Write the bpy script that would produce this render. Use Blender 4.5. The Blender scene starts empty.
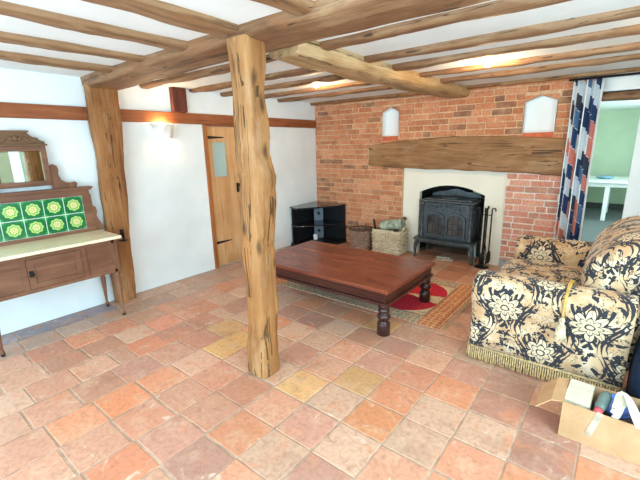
import bpy, bmesh, math, random
from mathutils import Vector, Matrix, noise
SC = bpy.context.scene
COL = SC.collection
PI = math.pi
R = math.radians

# ------------------------------------------------------------------ camera
yaw, pitch, roll = R(38.8), R(14.0), R(-1.2)
F = Vector((-math.sin(yaw)*math.cos(pitch), math.cos(yaw)*math.cos(pitch), -math.sin(pitch)))
RT = Vector((math.cos(yaw), math.sin(yaw), 0))
UP = RT.cross(F)
R2 = RT*math.cos(roll) + UP*math.sin(roll)
U2 = R2.cross(F)
cam = bpy.data.cameras.new('camera')
cam.sensor_fit = 'HORIZONTAL'; cam.sensor_width = 36.0; cam.lens = 379.0/640.0*36.0
cam.clip_start = 0.05
CAM = bpy.data.objects.new('camera', cam); COL.objects.link(CAM)
M = Matrix((R2, U2, -F)).transposed().to_4x4()
M.translation = Vector((3.9355, -4.829, 1.5))
CAM.matrix_world = M
SC.camera = CAM

# ------------------------------------------------------------------ world, lights, exposure
SC.view_settings.view_transform = 'Standard'
SC.view_settings.look = 'None'
SC.view_settings.gamma = 1.0
SC.view_settings.use_curve_mapping = False
SC.view_settings.exposure = 0.72
SC.cycles.use_denoising = True
SC.cycles.max_bounces = 10
SC.cycles.diffuse_bounces = 6
SC.cycles.sample_clamp_indirect = 6.0
W = bpy.data.worlds.new('sky'); SC.world = W; W.use_nodes = True
bg = W.node_tree.nodes['Background']
bg.inputs[0].default_value = (0.62, 0.84, 1.0, 1); bg.inputs[1].default_value = 1.6

def area(name, loc, rot, sx, sy, power, col):
    l = bpy.data.lights.new(name, 'AREA'); l.shape = 'RECTANGLE'; l.size = sx; l.size_y = sy
    l.energy = power; l.color = col
    o = bpy.data.objects.new(name, l); COL.objects.link(o); o.location = loc; o.rotation_euler = rot
    return o
def point(name, loc, power, col, rad=0.03):
    l = bpy.data.lights.new(name, 'POINT'); l.energy = power; l.color = col; l.shadow_soft_size = rad
    o = bpy.data.objects.new(name, l); COL.objects.link(o); o.location = loc
    return o
# daylight through the right window and an added rear opening, plus next-room fill
area('right_window_daylight', (5.37, -4.0, 1.25), (0, R(90), 0), 1.3, 1.9, 62, (0.58, 0.85, 1.0))
area('added_rear_daylight', (2.6, -6.37, 1.15), (R(90), 0, 0), 3.6, 1.9, 78, (0.62, 0.87, 1.0))  # unseen rear opening, put there to let daylight in
area('next_room_fill', (4.95, 2.6, 1.3), (0, R(90), 0), 1.4, 3.2, 62, (0.78, 0.96, 1.0))  # lamp added inside closed walls to brighten the next room
WARM = (1.0, 0.70, 0.38)

# ------------------------------------------------------------------ node helpers
class S:
    def __init__(s, nt, k): s.nt, s.k = nt, k
    def m(s, op, *a):
        n = s.nt.nodes.new('ShaderNodeMath'); n.operation = op
        for i, v in enumerate((s,)+a):
            if isinstance(v, S): s.nt.links.new(v.k, n.inputs[i])
            else: n.inputs[i].default_value = v
        return S(s.nt, n.outputs[0])
    def __add__(s, o): return s.m('ADD', o)
    def __sub__(s, o): return s.m('SUBTRACT', o)
    def __mul__(s, o): return s.m('MULTIPLY', o)
    def __truediv__(s, o): return s.m('DIVIDE', o)
    def gt(s, o): return s.m('GREATER_THAN', o)
    def lt(s, o): return s.m('LESS_THAN', o)
    def mx(s, o): return s.m('MAXIMUM', o)
    def mn(s, o): return s.m('MINIMUM', o)
    def sin(s): return s.m('SINE')
    def cos(s): return s.m('COSINE')
    def ab(s): return s.m('ABSOLUTE')
    def floor(s): return s.m('FLOOR')
    def inv(s): return (s*-1.0)+1.0

class Mat:
    def __init__(s, name, rough=0.6, spec=0.4, metallic=0.0):
        s.mat = bpy.data.materials.new(name); s.mat.use_nodes = True
        s.nt = s.mat.node_tree; s.b = s.nt.nodes['Principled BSDF']
        s.b.inputs['Roughness'].default_value = rough
        s.b.inputs['Specular IOR Level'].default_value = spec
        s.b.inputs['Metallic'].default_value = metallic
    def node(s, t, **kw):
        n = s.nt.nodes.new(t)
        for k, v in kw.items(): setattr(n, k, v)
        return n
    def link(s, a, b): s.nt.links.new(a.k if isinstance(a, S) else a, b)
    def coord(s, which='Object', scale=(1, 1, 1), rot=(0, 0, 0)):
        t = s.node('ShaderNodeTexCoord'); mp = s.node('ShaderNodeMapping')
        mp.inputs['Scale'].default_value = scale; mp.inputs['Rotation'].default_value = rot
        s.link(t.outputs[which], mp.inputs[0]); return mp.outputs[0]
    def noise(s, vec, scale=5, detail=4, rough=0.55, dist=0.0):
        n = s.node('ShaderNodeTexNoise'); n.inputs['Scale'].default_value = scale
        n.inputs['Detail'].default_value = detail; n.inputs['Roughness'].default_value = rough
        n.inputs['Distortion'].default_value = dist
        s.link(vec, n.inputs['Vector']); return S(s.nt, n.outputs[0])
    def ramp(s, fac, stops, interp='LINEAR'):
        n = s.node('ShaderNodeValToRGB'); cr = n.color_ramp; cr.interpolation = interp
        while len(cr.elements) < len(stops): cr.elements.new(0.5)
        for e, (p, c) in zip(cr.elements, stops):
            e.position = p; e.color = lin(c)
        s.link(fac, n.inputs[0]); return n.outputs[0]
    def mix(s, fac, a, b, blend='MIX'):
        n = s.node('ShaderNodeMix', data_type='RGBA', blend_type=blend)
        if isinstance(fac, (int, float)): n.inputs[0].default_value = fac
        else: s.link(fac, n.inputs[0])
        for v, i in ((a, 6), (b, 7)):
            if isinstance(v, (tuple, list)): n.inputs[i].default_value = lin(v)
            else: s.link(v, n.inputs[i])
        return n.outputs[2]
    def color(s, c):
        if isinstance(c, (tuple, list)): s.b.inputs['Base Color'].default_value = lin(c)
        else: s.link(c, s.b.inputs['Base Color'])
    def bump(s, h, strength=0.3, dist=0.01):
        n = s.node('ShaderNodeBump'); n.inputs['Strength'].default_value = strength
        n.inputs['Distance'].default_value = dist
        s.link(h, n.inputs['Height']); s.link(n.outputs[0], s.b.inputs['Normal'])

def lin(c):   # sRGB 0-255 -> linear rgba
    o = []
    for v in c[:3]:
        v /= 255.0
        o.append(v/12.92 if v <= 0.04045 else ((v+0.055)/1.055)**2.4)
    return (*o, 1.0)

def plaster(name, col, amt=0.25):
    m = Mat(name, 0.75, 0.25)
    v = m.coord()
    a = m.noise(v, 2.2, 5); b = m.noise(v, 26, 3)
    dk = tuple(x*0.955 for x in col)
    m.color(m.ramp(a, [(0.3, dk), (0.65, col)]))
    m.bump(a*0.8 + b*0.2, amt, 0.02)
    return m.mat

def plain(name, col, rough=0.5, spec=0.4, metallic=0.0, var=0.12, scale=14, bump=0.05):
    m = Mat(name, rough, spec, metallic)
    v = m.coord(); a = m.noise(v, scale, 4)
    m.color(m.ramp(a, [(0.3, tuple(x*(1-var) for x in col)), (0.7, tuple(min(255, x*(1+var)) for x in col))]))
    if bump: m.bump(a, bump, 0.01)
    return m.mat

def wood(name, axis, dark, mid, light, rough=0.62, spec=0.3, grain=1.0, crack=0.0, bump=0.35, seed=0.0, tint=(150, 92, 48)):
    m = Mat(name, rough, spec)
    lo, hi = 0.9*grain, 9.0*grain
    sc = [hi, hi, hi]; sc['xyz'.index(axis)] = lo
    v = m.coord('Object', tuple(sc))
    mp = m.node('ShaderNodeVectorMath', operation='ADD'); m.link(v, mp.inputs[0]); mp.inputs[1].default_value = (seed, seed*1.7, seed*0.6)
    v = mp.outputs[0]
    a = m.noise(v, 1.6, 6, 0.6, 0.9)
    sc2 = [70*grain]*3; sc2['xyz'.index(axis)] = 3.0*grain
    v2 = m.coord('Object', tuple(sc2)); f = m.noise(v2, 1.0, 3, 0.6)
    big = m.noise(m.coord('Object'), 2.3, 3)
    c = m.ramp(a*0.6 + big*0.4, [(0.30, dark), (0.48, mid), (0.66, light)])
    c = m.mix(f.m('MULTIPLY_ADD', -0.9, 0.62).m('MULTIPLY', 0.75), c, dark)
    h = a*0.7 + f*0.5
    if crack:
        sc4 = [34*grain]*3; sc4['xyz'.index(axis)] = 1.3*grain
        st = m.noise(m.coord('Object', tuple(sc4)), 1.0, 5, 0.65, 0.4)
        c = m.mix(st.m('MULTIPLY_ADD', -5.0, 2.25).m('MAXIMUM', 0).m('MINIMUM', 0.62), c, tuple(x*0.72 for x in dark))
        sc5 = [5.5]*3; sc5['xyz'.index(axis)] = 1.6
        wash = m.noise(m.coord('Object', tuple(sc5)), 1.0, 5, 0.65)
        c = m.mix(wash.m('MULTIPLY_ADD', 3.0, -1.65).m('MAXIMUM', 0).m('MINIMUM', 0.22), c, (200, 172, 136))
        c = m.mix(wash.m('MULTIPLY_ADD', -4.0, 1.75).m('MAXIMUM', 0).m('MINIMUM', 0.45), c, tint)
        kv = m.node('ShaderNodeTexVoronoi'); kv.inputs['Scale'].default_value = 1.0
        sck = [9.0]*3; sck['xyz'.index(axis)] = 3.6
        m.link(m.coord('Object', tuple(sck)), kv.inputs['Vector'])
        sepk = m.node('ShaderNodeSeparateColor'); m.link(kv.outputs['Color'], sepk.inputs[0])
        kn = S(m.nt, kv.outputs['Distance']); on = S(m.nt, sepk.outputs[0]).gt(0.80)
        kf = (kn*-6.0+1.5+(st-0.5)*2.0).mx(0.0).mn(1.0)*on
        c = m.mix(kf*0.75, c, tuple(x*0.5 for x in dark))
        h = h + st*0.6 - kf*0.5
        sc3 = [11*grain]*3; sc3['xyz'.index(axis)] = 0.4*grain
        k = m.noise(m.coord('Object', tuple(sc3)), 1.0, 4, 0.5, 0.5)
        line = (k-0.5).ab().m('LESS_THAN', 0.0075*crack)
        gate = m.noise(m.coord('Object'), 3.1, 2).gt(0.5)
        ln = line*gate
        c = m.mix(ln*0.75, c, tuple(x*0.35 for x in dark))
        h = h - ln*1.2
    m.color(c); m.bump(h, bump, 0.012)
    return m.mat

# ------------------------------------------------------------------ mesh helpers
class MB:
    def __init__(s):
        s.bm = bmesh.new(); s.uv = s.bm.loops.layers.uv.new('UVMap')
    def face(s, vs, uvs=None, mi=0):
        try: f = s.bm.faces.new(vs)
        except ValueError: return None
        f.material_index = mi
        if uvs:
            for l, u in zip(f.loops, uvs): l[s.uv].uv = u
        return f
    def box(s, x0, x1, y0, y1, z0, z1, bev=0.0, seg=2, mi=0, mat=None):
        t = bmesh.new()
        P = [(x, y, z) for x in (x0, x1) for y in (y0, y1) for z in (z0, z1)]
        v = [t.verts.new(p) for p in P]
        for q in ((0, 1, 3, 2), (4, 6, 7, 5), (0, 4, 5, 1), (2, 3, 7, 6), (0, 2, 6, 4), (1, 5, 7, 3)):
            t.faces.new([v[i] for i in q])
        bmesh.ops.recalc_face_normals(t, faces=t.faces)
        if bev: bmesh.ops.bevel(t, geom=t.edges[:], offset=bev, segments=seg, affect='EDGES', profile=0.5)
        if mat: t.transform(mat)
        s.add(t, mi); return s
    def add(s, t, mi=0, smooth=None):
        mp = {}
        for v in t.verts: mp[v] = s.bm.verts.new(v.co)
        for f in t.faces:
            g = s.face([mp[v] for v in f.verts], None, mi)
            if g: g.smooth = f.smooth
        t.free()
    def prism(s, poly, axis, a, b, bev=0.0, mi=0, mat=None):
        """poly of 2D points in the plane of the two other axes (in xyz order), extruded from a to b along axis"""
        t = bmesh.new()
        def P(p, k):
            return {'x': (k, p[0], p[1]), 'y': (p[0], k, p[1]), 'z': (p[0], p[1], k)}[axis]
        A = [t.verts.new(P(p, a)) for p in poly]; B = [t.verts.new(P(p, b)) for p in poly]
        n = len(poly)
        t.faces.new(A[::-1]); t.faces.new(B)
        for i in range(n): t.faces.new((A[i], A[(i+1) % n], B[(i+1) % n], B[i]))
        bmesh.ops.recalc_face_normals(t, faces=t.faces)
        if bev: bmesh.ops.bevel(t, geom=t.edges[:], offset=bev, segments=2, affect='EDGES', profile=0.5)
        if mat: t.transform(mat)
        s.add(t, mi); return s
    def lathe(s, prof, loc=(0, 0, 0), axis='z', n=24, mat=None, a0=0.0, a1=2*PI, mi=0):
        """prof: (radius, height)"""
        full = abs(a1-a0-2*PI) < 1e-6
        k = n if full else n+1
        rings = []
        for r, h in prof:
            ring = []
            for i in range(k):
                a = a0 + (a1-a0)*i/n
                c, d = r*math.cos(a), r*math.sin(a)
                p = {'z': (c, d, h), 'x': (h, c, d), 'y': (c, h, d)}[axis]
                p = Vector(p) + Vector(loc)
                if mat: p = mat @ p
                ring.append(s.bm.verts.new(p))
            rings.append(ring)
        for A, B in zip(rings, rings[1:]):
            for i in range(n):
                j = (i+1) % k
                f = s.face((A[i], A[j], B[j], B[i]), None, mi)
                if f: f.smooth = True
        if full:
            if prof[0][0] > 1e-5: s.face(rings[0][::-1], None, mi)
            if prof[-1][0] > 1e-5: s.face(rings[-1], None, mi)
        return s
    def tube(s, pts, r, n=8, closed=False, mi=0, flat=None):
        pts = [Vector(p) for p in pts]; rr = r if isinstance(r, (list, tuple)) else [r]*len(pts)
        rings = []; prev = None
        for i, p in enumerate(pts):
            if closed: t = pts[(i+1) % len(pts)] - pts[i-1]
            else: t = pts[min(i+1, len(pts)-1)] - pts[max(i-1, 0)]
            t.normalize()
            if prev is None:
                u = t.orthogonal().normalized()
            else:
                u = (prev - t*prev.dot(t)); u = u.normalized() if u.length > 1e-6 else t.orthogonal().normalized()
            prev = u; w = t.cross(u)
            rings.append([s.bm.verts.new(p + u*math.cos(2*PI*k/n)*rr[i] + w*math.sin(2*PI*k/n)*rr[i]) for k in range(n)])
        pairs = list(zip(rings, rings[1:]))
        if closed: pairs.append((rings[-1], rings[0]))
        for A, B in pairs:
            for k in range(n):
                f = s.face((A[k], A[(k+1) % n], B[(k+1) % n], B[k]), None, mi)
                if f: f.smooth = True
        if not closed: s.face(rings[0][::-1], None, mi); s.face(rings[-1], None, mi)
        return s
    def loft(s, rings, uvs=None, cap=True, smooth=True, closed=True, mi=0):
        """rings: lists of points; uvs: same shape with one more column when closed"""
        V = [[s.bm.verts.new(p) for p in r] for r in rings]
        n = len(V[0])
        for i in range(len(V)-1):
            for k in range(n if closed else n-1):
                j = (k+1) % n
                u = None
                if uvs: u = (uvs[i][k], uvs[i][k+1], uvs[i+1][k+1], uvs[i+1][k])
                f = s.face((V[i][k], V[i][j], V[i+1][j], V[i+1][k]), u, mi)
                if f: f.smooth = smooth
        if cap:
            for r, rv in ((V[0], True), (V[-1], False)):
                f = s.face(r[::-1] if rv else r, None, mi)
                if f: f.smooth = False
        return s
    def boxuv(s, only_empty=True):
        s.bm.normal_update()
        for f in s.bm.faces:
            if only_empty and any(l[s.uv].uv.length > 1e-9 for l in f.loops): continue
            nx, ny, nz = (abs(c) for c in f.normal)
            for l in f.loops:
                p = l.vert.co
                l[s.uv].uv = (p.y+7, p.z) if nx >= max(ny, nz) else ((p.x, p.z) if ny >= nz else (p.x, p.y))
    def out(s, name, mat, parent=None, loc=None, smooth=None, recalc=True):
        """link as one mesh object; verts are in world coordinates and are re-based on the parent's (or own) location"""
        if recalc: bmesh.ops.recalc_face_normals(s.bm, faces=s.bm.faces)
        base = Vector((0, 0, 0))
        if parent is not None: base = wloc(parent)
        if loc is not None: base = Vector(loc)
        bmesh.ops.translate(s.bm, verts=s.bm.verts, vec=-base)
        if smooth is not None:
            for f in s.bm.faces: f.smooth = smooth
        me = bpy.data.meshes.new(name); s.bm.to_mesh(me); s.bm.free()
        for m in (mat if isinstance(mat, (list, tuple)) else [mat]): me.materials.append(m)
        o = bpy.data.objects.new(name, me); COL.objects.link(o)
        if parent is not None:
            o.parent = parent; o.location = base - wloc(parent)
        else: o.location = base
        return o

def wloc(o):
    v = Vector(o.location)
    while o.parent: o = o.parent; v += Vector(o.location)
    return v
def tag(o, label=None, cat=None, group=None, kind=None):
    if label: o['label'] = label
    if cat: o['category'] = cat
    if group: o['group'] = group
    if kind: o['kind'] = kind
    return o
def thing(name, label, cat, loc, group=None):
    o = bpy.data.objects.new(name, None); COL.objects.link(o); o.location = loc; o.empty_display_size = 0.1
    return tag(o, label, cat, group)
def struct(o, label=None): 
    o['kind'] = 'structure'
    if label: o['label'] = label
    return o
def nz(p, f, sd=0.0): return noise.noise(Vector((p[0]*f+sd, p[1]*f+sd*1.3, p[2]*f-sd*0.7)))

def timber(ctrl, sizes, side, n=40, k=22, p=5.0, amp=0.012, freq=5.0, sd=0.0, amp2=0.004):
    """rough-hewn timber along a polyline ctrl; sizes = (width along side, depth across) at each control point"""
    mb = MB(); ctrl = [Vector(c) for c in ctrl]; side = Vector(side).normalized()
    m = len(ctrl)-1; rings = []
    for i in range(n+1):
        t = i/n*m; j = min(int(t), m-1); u = t-j
        us = u*u*(3-2*u)
        c = ctrl[j].lerp(ctrl[j+1], us if m > 1 else u)
        w = sizes[j][0]+(sizes[j+1][0]-sizes[j][0])*us; d = sizes[j][1]+(sizes[j+1][1]-sizes[j][1])*us
        T = (ctrl[-1]-ctrl[0]).normalized(); dep = T.cross(side).normalized()
        ring = []
        for a in range(k):
            th = 2*PI*a/k
            cx, sx = math.cos(th), math.sin(th)
            x = math.copysign(abs(cx)**(2/p), cx)*w/2; y = math.copysign(abs(sx)**(2/p), sx)*d/2
            q = c + side*x + dep*y
            o = amp*nz(q, freq, sd) + amp2*nz(q, freq*5, sd+3)
            rad = (side*x+dep*y)
            ring.append(q + rad.normalized()*o)
        rings.append(ring)
    mb.loft(rings)
    return mb

# ------------------------------------------------------------------ materials
M_WALL = plaster('white_plaster', (236, 242, 243))
M_CEIL = plaster('ceiling_plaster', (238, 243, 243))
M_CREAM = plaster('cream_plaster', (240, 232, 208))
M_GREEN = plaster('green_plaster', (190, 208, 182), 0.1)
M_OAKX = wood('oak_along_x', 'x', (92, 64, 44), (136, 98, 68), (164, 128, 94), crack=1.0)
M_OAKY = wood('oak_along_y', 'y', (98, 70, 48), (144, 106, 74), (172, 138, 102), crack=1.0, seed=4)
M_PALEY = wood('pale_oak_along_y', 'y', (128, 98, 64), (184, 150, 106), (214, 184, 142), crack=1.0, seed=9)
M_POST = wood('golden_oak_post', 'z', (112, 72, 38), (160, 110, 64), (190, 142, 90), crack=2.4, seed=2, tint=(176, 104, 46))
M_POST2 = wood('brown_oak_post', 'z', (106, 68, 38), (152, 100, 56), (182, 130, 82), crack=1.2, seed=6)
M_RAIL = wood('stained_rail', 'y', (100, 52, 28), (146, 84, 50), (168, 104, 66), seed=3, bump=0.15)
M_STUB = wood('dark_stub', 'z', (66, 30, 22), (98, 50, 38), (120, 66, 50), seed=5, bump=0.2)
M_MANTEL = wood('mantel_oak', 'x', (100, 70, 44), (150, 108, 70), (180, 140, 98), crack=1.0, seed=7)
M_PINE = wood('pine_door', 'z', (176, 122, 74), (208, 160, 110), (224, 184, 136), bump=0.12, seed=1, grain=0.8)
M_FRAMEW = wood('door_frame_wood', 'z', (120, 66, 32), (164, 98, 52), (186, 122, 70), bump=0.12, seed=8)
M_MAHOG = wood('mahogany_top', 'x', (84, 32, 22), (122, 56, 38), (150, 78, 52), rough=0.26, spec=0.5, bump=0.05, grain=0.7)
M_MAHOGY = wood('mahogany_dark', 'x', (40, 16, 12), (64, 28, 22), (84, 42, 32), rough=0.3, spec=0.5, bump=0.05, grain=0.7)
M_EBON = wood('turned_dark_wood', 'z', (36, 16, 14), (58, 28, 24), (78, 42, 36), rough=0.28, spec=0.5, bump=0.05)
M_WASH = wood('walnut_along_y', 'y', (84, 52, 36), (120, 80, 58), (146, 104, 78), rough=0.45, bump=0.1, grain=0.8)
M_WASHZ = wood('walnut_along_z', 'z', (84, 52, 36), (118, 78, 56), (144, 102, 76), rough=0.45, bump=0.1, grain=0.8, seed=4)
M_CREST = wood('carved_walnut', 'y', (76, 52, 36), (112, 82, 58), (140, 108, 80), rough=0.55, bump=0.4, seed=2)
M_IRON = plain('cast_iron', (74, 81, 85), 0.38, 0.5, 0.5, 0.25, 30, 0.2)
M_BLACK = plain('black_iron', (28, 28, 30), 0.5, 0.4, 0.4, 0.2, 30, 0.1)
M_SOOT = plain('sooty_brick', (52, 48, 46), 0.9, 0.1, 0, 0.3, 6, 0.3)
M_MARBLE = plain('cream_marble', (238, 222, 190), 0.25, 0.5, 0, 0.05, 5, 0)
M_WHITE = plain('white_gloss_paint', (236, 240, 240), 0.4, 0.4, 0, 0.02, 8, 0)

def brick_mat(name='old_red_brick', pal=None):
    m = Mat(name, 0.85, 0.2)
    g = m.node('ShaderNodeNewGeometry'); r = S(m.nt, g.outputs['Random Per Island'])
    v = m.coord(); a = m.noise(v, 9, 5, 0.65); b = m.noise(v, 55, 3)
    c = m.ramp(r, pal or [(0.0, (132, 98, 80)), (0.10, (156, 106, 80)), (0.16, (182, 116, 82)), (0.45, (196, 126, 88)),
                   (0.75, (206, 136, 98)), (1.0, (214, 152, 114))])
    c = m.mix(a.m('MULTIPLY_ADD', 2.2, -0.95).m('MAXIMUM', 0).m('MINIMUM', 0.55), c, (222, 176, 138))
    c = m.mix(b.m('MULTIPLY_ADD', 1.6, -0.7).m('MAXIMUM', 0).m('MINIMUM', 0.5), c, (128, 76, 54))
    m.color(c); m.bump(a*0.5+b*0.5, 0.5, 0.008)
    return m.mat
M_BRICK = brick_mat()
M_BRICK_DAYLIT = brick_mat('daylit_pink_brick', [(0.0, (176, 132, 118)), (0.2, (204, 140, 120)), (0.6, (216, 142, 122)), (1.0, (226, 166, 146))])  # lower right pier: daylight on the brick put into a paler, pinker colour
M_MORTAR2 = plain('white_mortar', (226, 216, 204), 0.95, 0.1, 0, 0.06, 30, 0.4)  # pier mortar: limewash white, with the daylight painted in too
M_MORTAR = plain('lime_mortar', (208, 174, 140), 0.95, 0.1, 0, 0.1, 30, 0.4)
M_GROUT = plain('grey_grout', (178, 150, 128), 0.9, 0.15, 0, 0.14, 12, 0.3)

def tile_mat():
    m = Mat('terracotta_tiles', 0.42, 0.42)
    at = m.node('ShaderNodeVertexColor', layer_name='tile')
    v = m.coord()
    a = m.noise(v, 7, 6, 0.65, 0.6); b = m.noise(v, 3.1, 4, 0.6); d = m.noise(v, 40, 4)
    c = m.mix(a.m('MULTIPLY_ADD', 2.6, -1.28).m('MAXIMUM', 0).m('MINIMUM', 0.42), at.outputs[0], (222, 186, 156))
    c = m.mix(b.m('MULTIPLY_ADD', -3.2, 1.3).m('MAXIMUM', 0).m('MINIMUM', 0.45), c, (136, 96, 78))
    e = m.noise(v, 15, 5, 0.7, 0.8)
    c = m.mix(e.m('MULTIPLY_ADD', -4.0, 1.75).m('MAXIMUM', 0).m('MINIMUM', 0.5), c, (150, 104, 82))
    o = m.noise(v, 5.3, 4, 0.6, 0.5)
    c = m.mix(o.m('MULTIPLY_ADD', 4.0, -2.2).m('MAXIMUM', 0).m('MINIMUM', 0.5), c, (222, 142, 102))
    st = m.noise(v, 11, 3, 0.5, 1.0)
    c = m.mix(st.m('MULTIPLY_ADD', 9, -5.9).m('MAXIMUM', 0).m('MINIMUM', 0.6), c, (232, 214, 196))
    c = m.mix(d.m('MULTIPLY_ADD', 1.4, -0.62).m('MAXIMUM', 0).m('MINIMUM', 0.4), c, (152, 98, 76))
    m.color(c)
    m.link(a.m('MULTIPLY_ADD', 0.45, 0.22), m.b.inputs['Roughness'])
    m.bump(a*0.6+d*0.4, 0.28, 0.008)
    return m.mat
M_TILE = tile_mat()

def damask_mat():
    m = Mat('damask', 0.8, 0.2)
    uv = m.node('ShaderNodeUVMap'); nz_ = m.node('ShaderNodeTexNoise'); nz_.inputs['Scale'].default_value = 11; nz_.inputs['Detail'].default_value = 2
    m.link(uv.outputs[0], nz_.inputs['Vector'])
    off = m.node('ShaderNodeVectorMath', operation='MULTIPLY_ADD')
    m.link(nz_.outputs[1], off.inputs[0]); off.inputs[1].default_value = (0.035, 0.035, 0); m.link(uv.outputs[0], off.inputs[2])
    sep = m.node('ShaderNodeSeparateXYZ'); m.link(off.outputs[0], sep.inputs[0])
    u, v = S(m.nt, sep.outputs[0]), S(m.nt, sep.outputs[1])
    Wd, Hd = 0.46, 0.52
    def cell(cx, cy):
        a = (u+(10*Wd-cx)).m('MODULO', Wd) - Wd/2
        b = (v+(10*Hd-cy)).m('MODULO', Hd) - Hd/2
        return a.ab(), b
    def band(x, lo, hi): return x.gt(lo)*x.lt(hi)
    def motif(cx, cy, R0, pet):
        a, b = cell(cx, cy); r = (a*a+b*b).m('SQRT'); t = a.m('ARCTAN2', b)
        pc = (t*(pet*.5)).cos().ab()                       # pointed petals
        f = pc*(0.42*R0) + 0.62*R0
        f2 = (t*(pet*.5)+0.35).cos().ab()*(0.75*R0) + 0.78*R0   # leaf crown behind
        ins = r.lt(f)
        rim = (r-f).ab().lt(0.005)
        inner = (r-f*0.62).ab().lt(0.0035); core = (r-R0*0.22).ab().lt(0.004)
        vein = (t*(pet*2)).cos().gt(0.93)*ins*r.gt(R0*.25)
        crown = r.gt(f)*r.lt(f2)
        cut = (t*(pet*3)+r*90).sin().gt(0.35)
        return ins, rim.mx(inner).mx(core).mx(vein*0.8), crown*cut.inv(), a, b, r, t
    i1, d1, c1, a1, b1, r1, t1 = motif(0.05, 0.12, 0.105, 8)
    i2, d2, c2, a2, b2, r2, t2 = motif(0.05+Wd/2, 0.12+Hd/2, 0.085, 6)
    n14 = m.noise(off.outputs[0], 15, 1.5, 0.5, 0.8); n30 = m.noise(off.outputs[0], 34, 1.0, 0.5, 1.0)
    # sweeping S stems, in tapering parallel strokes
    ph = b1*(2*PI/Hd)
    x = a1 - ((ph).sin()*0.055 + 0.125)
    w = (ph*1.0+0.6).cos().ab()*0.012+0.001
    stem = x.ab().lt(w).mx((x-0.026).ab().lt(w*0.55)).mx((x+0.024).ab().lt(w*0.45))
    # curled leaves from spirals about the two flower centres
    sp1 = (t1*3.0+r1*58.0).sin()+(n14-0.5)*2.2; sp2 = (t2*2.0-r2*62.0).sin()+(n14-0.5)*2.2
    curl = band(sp1, 0.80, 1.5)*n30.gt(0.45)
    curl2 = band(sp2, 0.86, 1.5)*n30.lt(0.55)
    fili = (n30-0.5).ab().lt(0.022)*n14.gt(0.47)
    bgm = (i1.mx(i2)).inv()
    dark = d1.mx(d2).mx((c1.mx(c2).mx(stem).mx(curl).mx(curl2).mx(fili*0.8))*bgm)
    gold = m.noise(uv.outputs[0], 9, 3)
    cream = m.ramp(gold, [(0.36, (194, 156, 114)), (0.54, (210, 180, 142)), (0.68, (224, 206, 178))])
    cream = m.mix((i1.mx(i2))*0.75, cream, (226, 208, 174))
    m.color(m.mix(dark.mn(1.0), cream, (50, 50, 56)))
    wv = m.noise(uv.outputs[0], 220, 2)
    m.bump(wv*0.4+dark*0.3, 0.2, 0.004)
    m.b.inputs['Sheen Weight'].default_value = 0.15
    return m.mat
M_DAMASK = damask_mat()

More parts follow.
